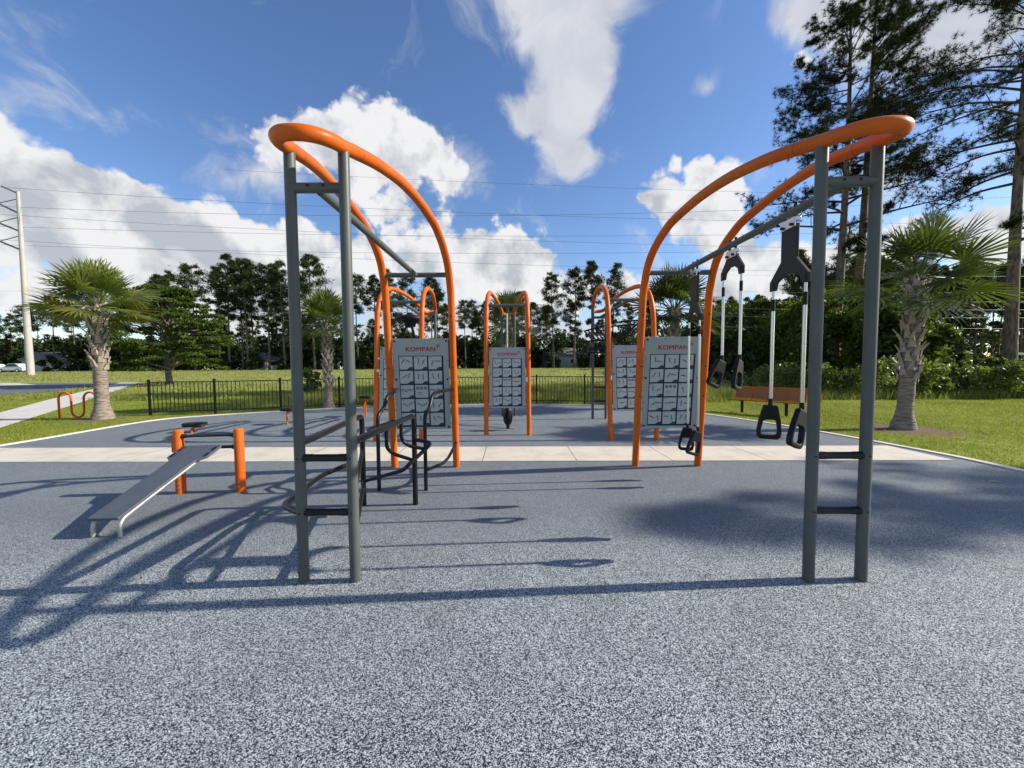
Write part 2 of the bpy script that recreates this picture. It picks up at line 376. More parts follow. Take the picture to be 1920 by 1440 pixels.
# ------------------------------------------------------------------ mesh helpers
class MB:
    def __init__(s):
        s.v, s.f = [], []
    def add(s, vs, fs):
        o = len(s.v)
        s.v.extend(tuple(x) for x in vs)
        s.f.extend(tuple(i + o for i in f) for f in fs)
        return s
    def box(s, c, size, rot=None):
        hx, hy, hz = (x / 2 for x in size)
        vs = [Vector((x, y, z)) for x in (-hx, hx) for y in (-hy, hy) for z in (-hz, hz)]
        if rot is not None: vs = [rot @ v for v in vs]
        c = Vector(c)
        s.add([v + c for v in vs], [(0, 1, 3, 2), (4, 6, 7, 5), (0, 4, 5, 1), (2, 3, 7, 6), (0, 2, 6, 4), (1, 5, 7, 3)])
        return s
    def tube(s, pts, r, n=14, closed=False, caps=True):
        pts = [Vector(p) for p in pts]
        N = len(pts)
        rs = r if hasattr(r, '__len__') else [r] * N
        tg = []
        for i in range(N):
            a = pts[(i - 1) % N] if (closed or i > 0) else pts[i]
            b = pts[(i + 1) % N] if (closed or i < N - 1) else pts[i]
            tg.append((b - a).normalized())
        up = Vector((0, 0, 1)) if abs(tg[0].z) < 0.9 else Vector((0, 1, 0))
        nx = tg[0].cross(up).normalized()
        o = len(s.v)
        for i in range(N):
            nx = (nx - tg[i] * nx.dot(tg[i]))
            nx = nx.normalized() if nx.length > 1e-6 else tg[i].orthogonal().normalized()
            ny = tg[i].cross(nx)
            for k in range(n):
                a = 2 * math.pi * k / n
                s.v.append(tuple(pts[i] + (nx * math.cos(a) + ny * math.sin(a)) * rs[i]))
        for i in range(N if closed else N - 1):
            j = (i + 1) % N
            for k in range(n):
                l = (k + 1) % n
                s.f.append((o + i * n + k, o + i * n + l, o + j * n + l, o + j * n + k))
        if caps and not closed:
            s.f.append(tuple(o + k for k in range(n - 1, -1, -1)))
            s.f.append(tuple(o + (N - 1) * n + k for k in range(n)))
        return s
    def prism(s, outline, thick, M=None, holes=None):
        """outline in local x,z; thickness along y, centred"""
        n = len(outline)
        vs = [Vector((x, -thick / 2, z)) for x, z in outline] + [Vector((x, thick / 2, z)) for x, z in outline]
        if M is not None: vs = [M @ v for v in vs]
        s.add(vs, [tuple(range(n)), tuple(range(2 * n - 1, n - 1, -1))] +
              [(i, i + n, (i + 1) % n + n, (i + 1) % n) for i in range(n)])
        return s
    def ring(s, outer, inner, thick, M=None):
        """frame between two outlines with the same number of points"""
        n = len(outer)
        vs = []
        for y in (-thick / 2, thick / 2):
            vs += [Vector((x, y, z)) for x, z in outer]
            vs += [Vector((x, y, z)) for x, z in inner]
        if M is not None: vs = [M @ v for v in vs]
        fs = []
        for i in range(n):
            j = (i + 1) % n
            fs += [(i, j, n + j, n + i), (2 * n + i, 3 * n + i, 3 * n + j, 2 * n + j),
                   (i, 2 * n + i, 2 * n + j, j), (n + i, n + j, 3 * n + j, 3 * n + i)]
        return s.add(vs, fs)
    def sphere(s, c, r, n=12, m=8, sc_=(1, 1, 1)):
        c = Vector(c)
        o = len(s.v)
        for i in range(m + 1):
            th = math.pi * i / m
            for k in range(n):
                a = 2 * math.pi * k / n
                s.v.append((c.x + r * sc_[0] * math.sin(th) * math.cos(a), c.y + r * sc_[1] * math.sin(th) * math.sin(a), c.z + r * sc_[2] * math.cos(th)))
        for i in range(m):
            for k in range(n):
                l = (k + 1) % n
                s.f.append((o + i * n + k, o + (i + 1) * n + k, o + (i + 1) * n + l, o + i * n + l))
        return s
    def build(s, name, m, parent=None, smooth=False, sharp=None, rel=True, bevel=0.0):
        me = bpy.data.meshes.new(name)
        off = Vector((0, 0, 0))
        pa = parent
        while rel and pa is not None and not pa.get('_abs'): pa = pa.parent
        if rel and pa is not None:
            off = Vector(pa['_abs'])
        vs = s.v if off.length == 0 else [(v[0] - off.x, v[1] - off.y, v[2] - off.z) for v in s.v]
        me.from_pydata(vs, [], s.f)
        me.validate(clean_customdata=False)
        me.materials.append(m)
        if smooth: me.shade_smooth() if hasattr(me, 'shade_smooth') else None
        if smooth:
            me.set_sharp_from_angle(angle=R(sharp or 50))
        me.update()
        o = bpy.data.objects.new(name, me)
        col.objects.link(o)
        if parent is not None: o.parent = parent
        if bevel:
            b = o.modifiers.new('bevel', 'BEVEL'); b.width = bevel; b.segments = 2; b.limit_method = 'ANGLE'
        return o

def quick_mesh(name, V, F, m, parent=None):
    """V (n,3) array, F (k,c) int array, all faces the same size"""
    me = bpy.data.meshes.new(name)
    V = np.asarray(V, np.float32); F = np.asarray(F, np.int32)
    if parent is not None and parent.get('_abs'):
        V = V - np.array(parent['_abs'], np.float32)
    k, c = F.shape
    me.vertices.add(len(V)); me.vertices.foreach_set('co', V.ravel())
    me.loops.add(k * c); me.loops.foreach_set('vertex_index', F.ravel())
    me.polygons.add(k); me.polygons.foreach_set('loop_start', np.arange(0, k * c, c, dtype=np.int32))
    me.update(calc_edges=True)
    me.materials.append(m)
    o = bpy.data.objects.new(name, me)
    col.objects.link(o)
    if parent is not None: o.parent = parent
    return o

def tag(o, label=None, cat=None, group=None, kind=None):
    if label: o['label'] = label
    if cat: o['category'] = cat
    if group: o['group'] = group
    if kind: o['kind'] = kind
    return o

def thing(name, loc, label, cat, group=None, rz=0.0, absolute=True):
    e = bpy.data.objects.new(name, None)
    e.empty_display_size = 0.2
    col.objects.link(e)
    e.location = loc
    e.rotation_euler = (0, 0, rz)
    if absolute: e['_abs'] = tuple(loc)
    tag(e, label, cat, group)
    return e

def copy_tree(o, loc=None, rz=None, scale=None, label=None, group=None):
    c = o.copy(); col.objects.link(c)
    for ch in [x for x in bpy.data.objects if x.parent is o]:
        d = ch.copy(); col.objects.link(d); d.parent = c
        for g in [x for x in bpy.data.objects if x.parent is ch]:
            e = g.copy(); col.objects.link(e); e.parent = d
    if loc is not None: c.location = loc
    if rz is not None: c.rotation_euler = (0, 0, rz)
    if scale is not None: c.scale = scale if hasattr(scale, '__len__') else (scale,) * 3
    if label: c['label'] = label
    if group: c['group'] = group
    return c

def fillet(pts, r, seg=6):
    """round the corners of a polyline"""
    pts = [Vector(p) for p in pts]
    out = [pts[0]]
    for i in range(1, len(pts) - 1):
        a, b, c = pts[i - 1], pts[i], pts[i + 1]
        d1, d2 = (a - b), (c - b)
        rr = min(r, d1.length * 0.48, d2.length * 0.48)
        p0, p2 = b + d1.normalized() * rr, b + d2.normalized() * rr
        for k in range(seg + 1):
            t = k / seg
            out.append(p0 * (1 - t) ** 2 + b * 2 * t * (1 - t) + p2 * t * t)
    out.append(pts[-1])
    return out

def catmull(pts, seg=6):
    pts = [Vector(p) for p in pts]
    P = [pts[0] * 2 - pts[1]] + pts + [pts[-1] * 2 - pts[-2]]
    out = []
    for i in range(1, len(P) - 2):
        p0, p1, p2, p3 = P[i - 1:i + 3]
        for k in range(seg):
            t = k / seg
            out.append(0.5 * ((2 * p1) + (p2 - p0) * t + (2 * p0 - 5 * p1 + 4 * p2 - p3) * t * t + (3 * p1 - p0 - 3 * p2 + p3) * t ** 3))
    out.append(pts[-1])
    return out

# ------------------------------------------------------------------ setting
def terrain(y):
    t = min(1, max(0, (y - 38) / 37))
    return 0.8 * t * t * (3 - 2 * t)

def spot(px, py):
    g_ = gnd(px, py)
    return (g_.x, g_.y)
PALMS = dict(left=spot(193, 785), middle=spot(617, 765.8), centre=spot(957, 755), rightmid=spot(1262, 766), right=spot(1693, 804))
PALM_FEET = [(PALMS['left'][0], PALMS['left'][1] - .1, 0.85), (PALMS['right'][0], PALMS['right'][1] - .1, 1.15), (*PALMS['rightmid'], .7)]
lawn_m = ground_mat()

ys = list(np.concatenate([np.linspace(-60, 36, 20), np.linspace(38, 78, 22), np.array([90, 120, 200, 400, 1200, 2400])]))
xs = [-2400, -600, -200, -80, -30, 0, 30, 80, 200, 600, 2400]
g = MB()
nx_ = len(xs)
g.v = [(x, y, terrain(y) - 0.004) for y in ys for x in xs]
g.f = [(j * nx_ + i, j * nx_ + i + 1, (j + 1) * nx_ + i + 1, (j + 1) * nx_ + i) for j in range(len(ys) - 1) for i in range(nx_ - 1)]
tag(g.build('ground', lawn_m, smooth=True), kind='structure')

EDGE = [gnd(0, 838), gnd(282, 790.5), gnd(400, 780), gnd(520, 772.5), gnd(650, 766), gnd(800, 761), gnd(960, 759), gnd(1095, 760.5),
        gnd(1210, 766.5), gnd(1320, 778), gnd(1420, 792), gnd(1520, 808.5), gnd(1640, 830.5), gnd(1780, 857), gnd(1920, 887)]
left_out = [Vector((EDGE[0].x - 0.3, -8, 0)), Vector((EDGE[0].x - 0.15, 3, 0))]
right_out = [Vector((EDGE[-1].x + 0.05, 3, 0)), Vector((EDGE[-1].x + 0.1, -8, 0))]
RING = left_out + EDGE + right_out
ring = catmull(RING, 5)
n_r = len(ring)
centre = Vector((0, 4, 0))
Z_R = 0.012
srf = MB()
srf.v = [(p.x, p.y, Z_R) for p in ring]
srf.f = [tuple(range(n_r - 1, -1, -1))]
tag(srf.build('play_surface', rubber_mat()), kind='structure')

def offset_ring(d):
    out = []
    for i, p in enumerate(ring):
        a, b = ring[max(0, i - 1)], ring[min(n_r - 1, i + 1)]
        tdir = (b - a).normalized()
        nrm = Vector((-tdir.y, tdir.x, 0))
        out.append(p + nrm * d)
    return out
kerb = MB()
inn, outr = offset_ring(-0.005), offset_ring(0.11)
for i in range(n_r - 1):
    a, b, c, d = inn[i], inn[i + 1], outr[i + 1], outr[i]
    z = 0.032
    kerb.add([(a.x, a.y, z), (b.x, b.y, z), (c.x, c.y, z), (d.x, d.y, z),
              (a.x, a.y, -.05), (b.x, b.y, -.05), (c.x, c.y, -.05), (d.x, d.y, -.05)],
             [(3, 2, 1, 0), (0, 1, 5, 4), (2, 3, 7, 6)])
tag(kerb.build('kerb', concrete_mat('kerb_concrete', (0.66, 0.61, 0.52))), kind='structure')

a, b, c, d = gnd(0, 868), gnd(1792, 864.5), gnd(1652, 835), gnd(0, 841.5)
# straight strip between the two sides of the play surface
sl_ = (b.y - a.y) / (b.x - a.x)
xl, xr = EDGE[0].x - 0.05, 7.12
def strip_y(p, x): return p.y + sl_ * (x - p.x)
st = MB()
y0l, y0r, y1l, y1r = strip_y(a, xl), strip_y(a, xr), strip_y(d, xl), strip_y(d, xr)
st.add([(xl, y0l, Z_R + .006), (xr, y0r, Z_R + .006), (xr, y1r, Z_R + .006), (xl, y1l, Z_R + .006)], [(0, 1, 2, 3)])
tag(st.build('path', concrete_mat('path_concrete', (0.60, 0.545, 0.45), (1.56, 0.32))), kind='structure')

sw = MB()
p = [gnd(-300, 905), gnd(0, 803), gnd(130, 762), gnd(264, 717.5), gnd(225, 717.5), gnd(90, 750), gnd(0, 774), gnd(-300, 845)]
sw.add([(q.x, q.y, 0.012) for q in p], [(0, 1, 6, 7), (1, 2, 5, 6), (2, 3, 4, 5)])
tag(sw.build('pavement', concrete_mat('pavement_concrete', (0.58, 0.54, 0.48))), kind='structure')
rd = MB()
p = [gnd(-400, 762), gnd(0, 741), gnd(92, 735), gnd(180, 723), gnd(262, 718), gnd(262, 715.6), gnd(0, 717), gnd(-400, 720)]
rd.add([(q.x, q.y, 0.006) for q in p], [(0, 1, 6, 7), (1, 2, 6), (2, 3, 5, 6), (3, 4, 5)])
tag(rd.build('road', mat('asphalt', (0.115, 0.12, 0.125), 0.9, noise=(0.5, 0.15, 6))), kind='structure')
dr = MB()
p = [gnd(-400, 727), gnd(0, 723), gnd(72, 722), gnd(30, 718.2), gnd(-400, 721)]
dr.add([(q.x, q.y, 0.016) for q in p], [tuple(range(5))])
tag(dr.build('road_apron', concrete_mat('apron_concrete', (0.52, 0.50, 0.45))), kind='structure')

# ------------------------------------------------------------------ vegetation: ground cover
rng = np.random.default_rng(7)
def inside_ring(x, y, poly):
    res = np.zeros(len(x), bool)
    n = len(poly)
    j = n - 1
    for i in range(n):
        xi, yi, xj, yj = poly[i].x, poly[i].y, poly[j].x, poly[j].y
        if yi != yj:
            hit = ((yi > y) != (yj > y)) & (x < (xj - xi) * (y - yi) / (yj - yi) + xi)
            res ^= hit
        j = i
    return res
SWP = [gnd(-300, 905), gnd(0, 803), gnd(130, 762), gnd(264, 717.5), gnd(225, 717.5), gnd(90, 750), gnd(0, 774), gnd(-300, 845)]
RDP = [gnd(-400, 762), gnd(0, 741), gnd(92, 735), gnd(180, 723), gnd(262, 718), gnd(262, 715.6), gnd(0, 717), gnd(-400, 720)]
outring = offset_ring(0.13)

def blades(name, n, xr, yr, h, wd, m, dens=1.0, bare=True, tilt=0.5, ypow=1.0):
    x = rng.uniform(xr[0], xr[1], n)
    y = yr[0] + (yr[1] - yr[0]) * rng.uniform(0, 1, n) ** ypow
    # patchy
    pn = np.sin(x * 0.9 + 1.3 * np.sin(y * 0.5)) * np.sin(y * 0.8 + 1.7 * np.sin(x * 0.37)) * 0.5 + 0.5
    keep = rng.uniform(0, 1, n) < (0.55 + 0.45 * pn) * dens
    keep &= ~inside_ring(x, y, outring) & ~inside_ring(x, y, SWP) & ~inside_ring(x, y, RDP)
    keep &= np.abs(x / y) < 1.55
    if bare:
        for (x0, y0, r) in PALM_FEET:
            keep &= ((x - x0) ** 2 + (y - y0) ** 2) > (r * rng.uniform(0.4, 1.1, n)) ** 2
    x, y, pn = x[keep], y[keep], pn[keep]
    n = len(x)
    z = np.array([terrain(v) for v in y])
    hh = h * rng.uniform(0.45, 1.15, n) * (0.7 + 0.5 * pn)
    a = rng.uniform(0, 2 * np.pi, n)
    ww = wd * rng.uniform(0.6, 1.3, n)
    tx, ty = rng.normal(0, tilt, n) * hh, rng.normal(0, tilt, n) * hh
    V = np.empty((n, 3, 3), np.float32)
    V[:, 0] = np.stack([x - np.cos(a) * ww, y - np.sin(a) * ww, z - 0.005], 1)
    V[:, 1] = np.stack([x + np.cos(a) * ww, y + np.sin(a) * ww, z - 0.005], 1)
    V[:, 2] = np.stack([x + tx, y + ty, z + hh], 1)
    return quick_mesh(name, V.reshape(-1, 3), np.arange(3 * n).reshape(-1, 3), m)

tag(blades('grass', 150000, (6.5, 26), (5, 18), 0.05, 0.007, grass_leaf, ypow=1.3), kind='stuff')
tag(blades('grass', 130000, (-30, -7), (7, 24), 0.05, 0.007, grass_leaf, ypow=1.3), kind='stuff')
tag(blades('meadow_grass', 60000, (-90, 60), (18, 78), 0.22, 0.035, field_leaf, ypow=1.1), kind='stuff')
tag(blades('rough_grass', 45000, (-12, 9), (15.6, 28), 0.36, 0.014, field_leaf, bare=False), kind='stuff')

# ------------------------------------------------------------------ vegetation: trees
def leaf_quads(P, size, flat=0.5, aspect=0.6, rg=rng):
    """random little leaf faces at points P"""
    n = len(P)
    u = rg.normal(0, 1, (n, 3)); u /= np.linalg.norm(u, axis=1)[:, None]
    v = rg.normal(0, 1, (n, 3)); v[:, 2] *= flat
    v -= u * (u * v).sum(1)[:, None]; v /= np.linalg.norm(v, axis=1)[:, None]
    s = size * rg.uniform(0.6, 1.3, n)[:, None]
    a, b = u * s, v * s * aspect
    V = np.stack([P - a, P + b * 0.9, P + a, P - b * 0.9], 1).reshape(-1, 3)
    return V, np.arange(4 * n).reshape(-1, 4)

def clump_points(centres, radii, n_each, rg=rng, squash=0.6, shell=0.55):
    out = []
    for c, r in zip(centres, radii):
        k = max(3, int(n_each * (r ** 2) / (np.mean(np.square(radii)))))
        d = rg.normal(0, 1, (k, 3)); d /= np.linalg.norm(d, axis=1)[:, None]
        rr = r * (shell + (1 - shell) * rg.uniform(0, 1, k)[:, None]) * rg.uniform(0.5, 1.0, k)[:, None] ** 0.4
        out.append(np.asarray(c) + d * rr * np.array([1, 1, squash]))
    return np.concatenate(out)

def needle_tufts(P, dirs, L, wd, k, rg=rng):
    """k narrow needle blades fanning from each point"""
    n = len(P)
    P = np.repeat(P, k, 0); Dn = np.repeat(dirs, k, 0)
    a = Dn * 0.3 + rg.normal(0, 0.65, (n * k, 3)); a /= np.linalg.norm(a, axis=1)[:, None]
    s = rg.normal(0, 1, (n * k, 3)); s -= a * (a * s).sum(1)[:, None]; s /= np.linalg.norm(s, axis=1)[:, None]
    ln = L * rg.uniform(0.6, 1.15, n * k)[:, None]
    V = np.stack([P - s * wd, P + s * wd, P + a * ln], 1).reshape(-1, 3)
    return V, np.arange(3 * n * k).reshape(-1, 3)

def pine(name, loc, H, r0, crown0, crad, seed, label, group, nl=34, tufts=34, L=0.3, wd=0.02, k=7, lean=(0, 0), detail=True,
         leafm=None, profile=None, droop=0.15, low=0):
    rg = np.random.default_rng(seed)
    loc = Vector(loc)
    e = thing(name, loc, label, 'tree', group)
    e['_abs'] = (0, 0, 0)
    # trunk
    pts, rs = [], []
    ph = rg.uniform(0, 6.28)
    def tr(t):
        return Vector((lean[0] * t * H + 0.012 * H * math.sin(ph + 3 * t) - 0.012 * H * math.sin(ph), lean[1] * t * H, H * t))
    for i in range(13):
        t = i / 12
        pts.append(tr(t)); rs.append(r0 * (1.25 if i == 0 else 1) * (1 - 0.82 * t))
    tb = MB().tube(pts, rs, 12 if detail else 6)
    br = MB()
    TP, TD = [], []
    for i in range(nl + low):
        if i < nl:
            t = crown0 + (0.985 - crown0) * ((i + rg.uniform(0, 1)) / nl)
        else:
            t = crown0 * rg.uniform(0.62, 0.98)
        q = (t - crown0) / (1 - crown0)
        prof = profile(q) if profile else (0.55 + 0.45 * math.sin(math.pi * min(1, max(0, q * 0.9 + 0.12)))) * (1 - 0.55 * max(0, q) ** 2)
        ln = crad * max(0.15, prof) * rg.uniform(0.6, 1.12)
        if i >= nl: ln = crad * rg.uniform(0.3, 0.55)
        az = rg.uniform(0, 2 * math.pi)
        el = rg.uniform(-0.15, 0.35) + 0.55 * max(0, q)
        base = tr(t)
        d = Vector((math.cos(az) * math.cos(el), math.sin(az) * math.cos(el), math.sin(el)))
        bend = Vector((rg.normal(0, .12), rg.normal(0, .12), -droop + rg.uniform(0, 0.25)))
        cp = [base, base + d * ln * 0.4, base + d * ln * 0.75 + bend * ln * 0.3, base + d * ln + bend * ln * 0.6]
        rb = r0 * (1 - 0.8 * t) * 0.42
        cp = catmull(cp, 3)
        br.tube(cp, [rb * (1 - 0.85 * j / (len(cp) - 1)) for j in range(len(cp))], 6 if detail else 4, caps=False)
        nsub = 7 if detail else 3
        for sidx in range(nsub):
            f = 0.35 + 0.65 * (sidx + 1) / nsub
            b0 = cp[min(len(cp) - 1, int(f * (len(cp) - 1)))]
            sd = (d + Vector(rg.normal(0, 0.55, 3)) + Vector((0, 0, 0.25))).normalized()
            sl2 = ln * rg.uniform(0.18, 0.4)
            tip = b0 + sd * sl2
            if detail or sl2 > 0.6: br.tube([b0, (b0 + tip) / 2 + Vector((0, 0, 0.04 * sl2)), tip], [rb * 0.35, rb * 0.25, rb * 0.12], 4, caps=False)
            m_ = max(2, int(tufts / nsub))
            pts_ = np.array(b0)[None] + np.array(sd)[None] * sl2 * rg.uniform(0.25, 1.1, (m_, 1)) + rg.normal(0, (0.14 if detail else 0.5) * min(1.6, sl2 + .3), (m_, 3)) * np.array([1, 1, 0.6])
            TP.append(pts_)
            dd = pts_ - np.array(base)[None]; dd /= np.linalg.norm(dd, axis=1)[:, None]
            dd[:, 2] += 0.35
            TD.append(dd)
    P = np.concatenate(TP); Dn = np.concatenate(TD)
    V, F = needle_tufts(P, Dn, L, wd, k, rg)
    to = tb.build('trunk', pine_bark, e, smooth=True)
    bo = br.build('branches', branch_bark, e, smooth=True)
    quick_mesh('crown', V, F, leafm or pine_leaf, e)
    return e

def leafy(name, loc, H, crad, trunk_h, seed, label, cat, group, m, nclump=26, leaves=110, size=0.16, squash=0.6, shape='round', bark=None,
          tr=0.12, low=0.25):
    rg = np.random.default_rng(seed)
    e = thing(name, loc, label, cat, group); e['_abs'] = (0, 0, 0)
    tb = MB()
    top = Vector((rg.normal(0, .1) * crad, rg.normal(0, .1) * crad, H * 0.85))
    tp = catmull([(0, 0, -0.05), (rg.normal(0, .03) * H, rg.normal(0, .03) * H, H * 0.35), top], 4)
    tb.tube(tp, [tr * (1.2 - j / (len(tp)) * 1.0) for j in range(len(tp))], 8)
    C, Rr = [], []
    for i in range(nclump):
        q = rg.uniform(0, 1)
        if shape == 'cone':
            z = trunk_h + (H - trunk_h) * q ** 1.1
            rad = crad * (1 - 0.82 * q) * rg.uniform(0.35, 1.0)
            cr = crad * 0.26 * rg.uniform(0.7, 1.3) * (1 - 0.4 * q)
        elif shape == 'dome':
            z = trunk_h + (H - trunk_h) * q
            rad = crad * math.sqrt(max(0.02, 1 - ((q - 0.25) / 0.78) ** 2)) * rg.uniform(0.25, 1.0) ** 0.6
            cr = crad * 0.20 * rg.uniform(0.6, 1.3)
        else:
            z = trunk_h + (H - trunk_h) * q
            rad = crad * math.sqrt(max(0.05, 1 - (abs(q - 0.42) / 0.62) ** 2)) * rg.uniform(0.2, 0.95)
            cr = crad * 0.34 * rg.uniform(0.6, 1.3)
        a = rg.uniform(0, 2 * math.pi)
        c = Vector((math.cos(a) * rad, math.sin(a) * rad, z))
        C.append(tuple(c)); Rr.append(cr)
        if i % 2 == 0:
            hz = min(z * 0.75, H * 0.7)
            p0 = Vector((0, 0, hz))
            tb.tube([p0, (p0 + c) / 2 + Vector((0, 0, 0.05 * H)), c], [tr * 0.4, tr * 0.25, tr * 0.08], 5, caps=False)
    P = clump_points(C, Rr, leaves, rg, squash, 0.35)
    P[:, 2] = np.maximum(P[:, 2], 0.05)
    V, F = leaf_quads(P, size, 0.6, 0.55, rg)
    tb.build('trunk', bark or grey_bark, e, smooth=True)
    quick_mesh('crown', V, F, m, e)
    return e

def palm(name, x, y, th, rbase, nleaf, crad, seed, label, m, boot0=0.4, lean=(0, 0), dead=2, rtop=None, up=0.0, bs=1.0):
    rg = np.random.default_rng(seed)
    e = thing(name, (x, y, 0), label, 'palm tree', 'sabal palms around the exercise area'); e['_abs'] = (0, 0, 0)
    rtop = rtop or rbase * 0.85
    pts, rs = [], []
    for i in range(25):
        t = i / 24
        pts.append(Vector((lean[0] * t * th, lean[1] * t * th, th * t - (0.05 if i == 0 else 0))))
        fl = 1 + 0.75 * max(0, 1 - t * 7) ** 1.5
        rs.append((rbase * (1 - t) + rtop * t) * fl * 0.82 * (1 + 0.02 * math.sin(i * 2.4)))
    tb = MB().tube(pts, rs, 20)
    tb.build('trunk', palm_bark, e, smooth=True)
    bt = MB()
    nb = int((th * (1 - boot0)) / (0.036 * bs))
    for i in range(nb):
        t = boot0 + (1 - boot0) * i / nb
        a = i * 2.399963 + rg.normal(0, 0.08)
        c = Vector((lean[0] * t * th, lean[1] * t * th, th * t))
        rr = (rbase * (1 - t) + rtop * t) * 0.80
        out = Vector((math.cos(a), math.sin(a), 0)); sd = Vector((-math.sin(a), math.cos(a), 0))
        L = rg.uniform(0.17, 0.34) * bs; sp = rg.uniform(0.25, 0.60); w0 = rr * rg.uniform(0.50, 0.66)
        if rg.uniform() < 0.5: a += 0.12
        b0 = c + out * (rr + 0.005) - Vector((0, 0, 0.10))
        mid = b0 + Vector((0, 0, L * 0.55)) + out * L * 0.25 * sp
        tip = b0 + Vector((0, 0, L)) + out * L * sp * 0.95 + sd * rg.normal(0, 0.025)
        T = 0.036
        vs = []
        for p_, w_, th_ in ((b0, w0, T), (mid, w0 * 0.55, T), (tip, w0 * 0.30, T * 0.7)):
            vs += [p_ - sd * w_, p_ + sd * w_, p_ + sd * w_ * 0.7 + out * th_, p_ - sd * w_ * 0.7 + out * th_]
        fs = [(0, 3, 2, 1), (8, 9, 10, 11)]
        for k in (0, 4):
            for q in range(4):
                r_ = (q + 1) % 4
                fs.append((k + q, k + r_, k + 4 + r_, k + 4 + q))
        bt.add(vs, fs)
    bt.build('leaf_bases', boot_mat, e)
    # fan leaves
    top = Vector((lean[0] * th, lean[1] * th, th))
    V, F = [], []
    pet = MB()
    def vadd(*ps):
        V.extend([tuple(p) for p in ps])
    for i in range(nleaf):
        q = (i + 0.5) / nleaf
        az = i * 2.399963 + rg.normal(0, 0.15)
        el = R(86) - R(116) * q ** 1.05 + rg.normal(0, 0.08) + up
        d = Vector((math.cos(az) * math.cos(el), math.sin(az) * math.cos(el), math.sin(el)))
        pl = crad * rg.uniform(0.42, 0.56)
        side = Vector((-math.sin(az), math.cos(az), 0))
        s0 = top + Vector((math.cos(az), math.sin(az), 0)) * rtop * 0.5 - Vector((0, 0, 0.12 * q))
        hub = s0 + d * pl - Vector((0, 0, 0.18 * pl * math.cos(el)))
        pet.tube([s0, (s0 + hub) / 2 + Vector((0, 0, 0.04)), hub], [0.022, 0.016, 0.011], 5, caps=False)
        d2 = (hub - (s0 + hub) / 2 - Vector((0, 0, 0.04))).normalized()
        side = (side + d2 * 0).normalized()
        roll = rg.normal(0, 0.35)
        nrm = side.cross(d2) * -1
        side2 = (side * math.cos(roll) + nrm * math.sin(roll)).normalized()
        nrm = d2.cross(side2)
        if nrm.z < 0: nrm = -nrm
        ns = 30
        fl = crad * rg.uniform(0.52, 0.66)
        for s_ in range(ns):
            aa = R(-118) + R(236) * (s_ + 0.5) / ns
            l = fl * (0.72 + 0.28 * math.cos(aa * 0.75)) * rg.uniform(0.9, 1.08)
            dd = (d2 * math.cos(aa) + side2 * math.sin(aa) + nrm * (0.18 - 0.05 * abs(aa))).normalized()
            wv = dd.cross(nrm).normalized()
            fold = nrm * (0.012 if s_ % 2 else -0.012)
            dr = rg.uniform(0.03, 0.20) * l
            p0 = hub
            p1 = hub + dd * l * 0.38 + fold
            p2 = hub + dd * l * 0.72 - Vector((0, 0, dr * 0.35)) + fold
            p3 = hub + dd * l - Vector((0, 0, dr))
            w1, w2 = l * 0.036, l * 0.024
            b_ = len(V)
            vadd(p0, p1 - wv * w1, p1 + wv * w1, p2 - wv * w2, p2 + wv * w2, p3)
            F += [(b_, b_ + 1, b_ + 2, b_), (b_ + 1, b_ + 3, b_ + 4, b_ + 2), (b_ + 3, b_ + 5, b_ + 5, b_ + 4)]
    me = bpy.data.meshes.new('crown')
    me.from_pydata(V, [], [tuple(dict.fromkeys(f)) for f in F])
    me.materials.append(m)
    o = bpy.data.objects.new('crown', me); col.objects.link(o); o.parent = e
    pet.build('leaf_stalks', palm_leaf, e, smooth=True)
    return e

palm('sabal_palm', *PALMS['left'], 3.55, 0.215, 36, 1.42, 3, 'broad sabal palm beside the orange wave bike rack', palm_leaf, boot0=0.46, up=0.05, bs=1.25)
palm('sabal_palm', *PALMS['middle'], 3.15, 0.165, 30, 1.35, 4, 'young sabal palm at the black fence, between the grey posts of the left frame', palm_leaf, boot0=0.30, bs=0.9, up=0.05)
palm('sabal_palm', *PALMS['centre'], 3.4, 0.18, 30, 1.35, 5, 'sabal palm directly behind the middle exercise frame', palm_leaf, boot0=0.45)
palm('sabal_palm', *PALMS['rightmid'], 3.55, 0.21, 32, 1.55, 6, 'sabal palm rising behind the sign of the right exercise frame', palm_leaf_dark, boot0=0.4)
palm('sabal_palm', *PALMS['right'], 3.6, 0.185, 21, 1.58, 8, 'sabal palm on bare earth in the right lawn, nearest of the palms', palm_leaf_dark, boot0=0.34, lean=(0.05, 0), rtop=0.17, bs=1.15, up=0.04)

# the feathery tree beyond the left end of the fence
leafy('cypress_tree', (at(317, 700, 34).x, 34, 0), 8.5, 4.5, 1.4, 21, 'wide feathery green tree standing alone beyond the left end of the fence', 'tree', None,
      cypress_leaf, nclump=190, leaves=230, size=0.13, squash=0.24, shape='dome', tr=0.22)

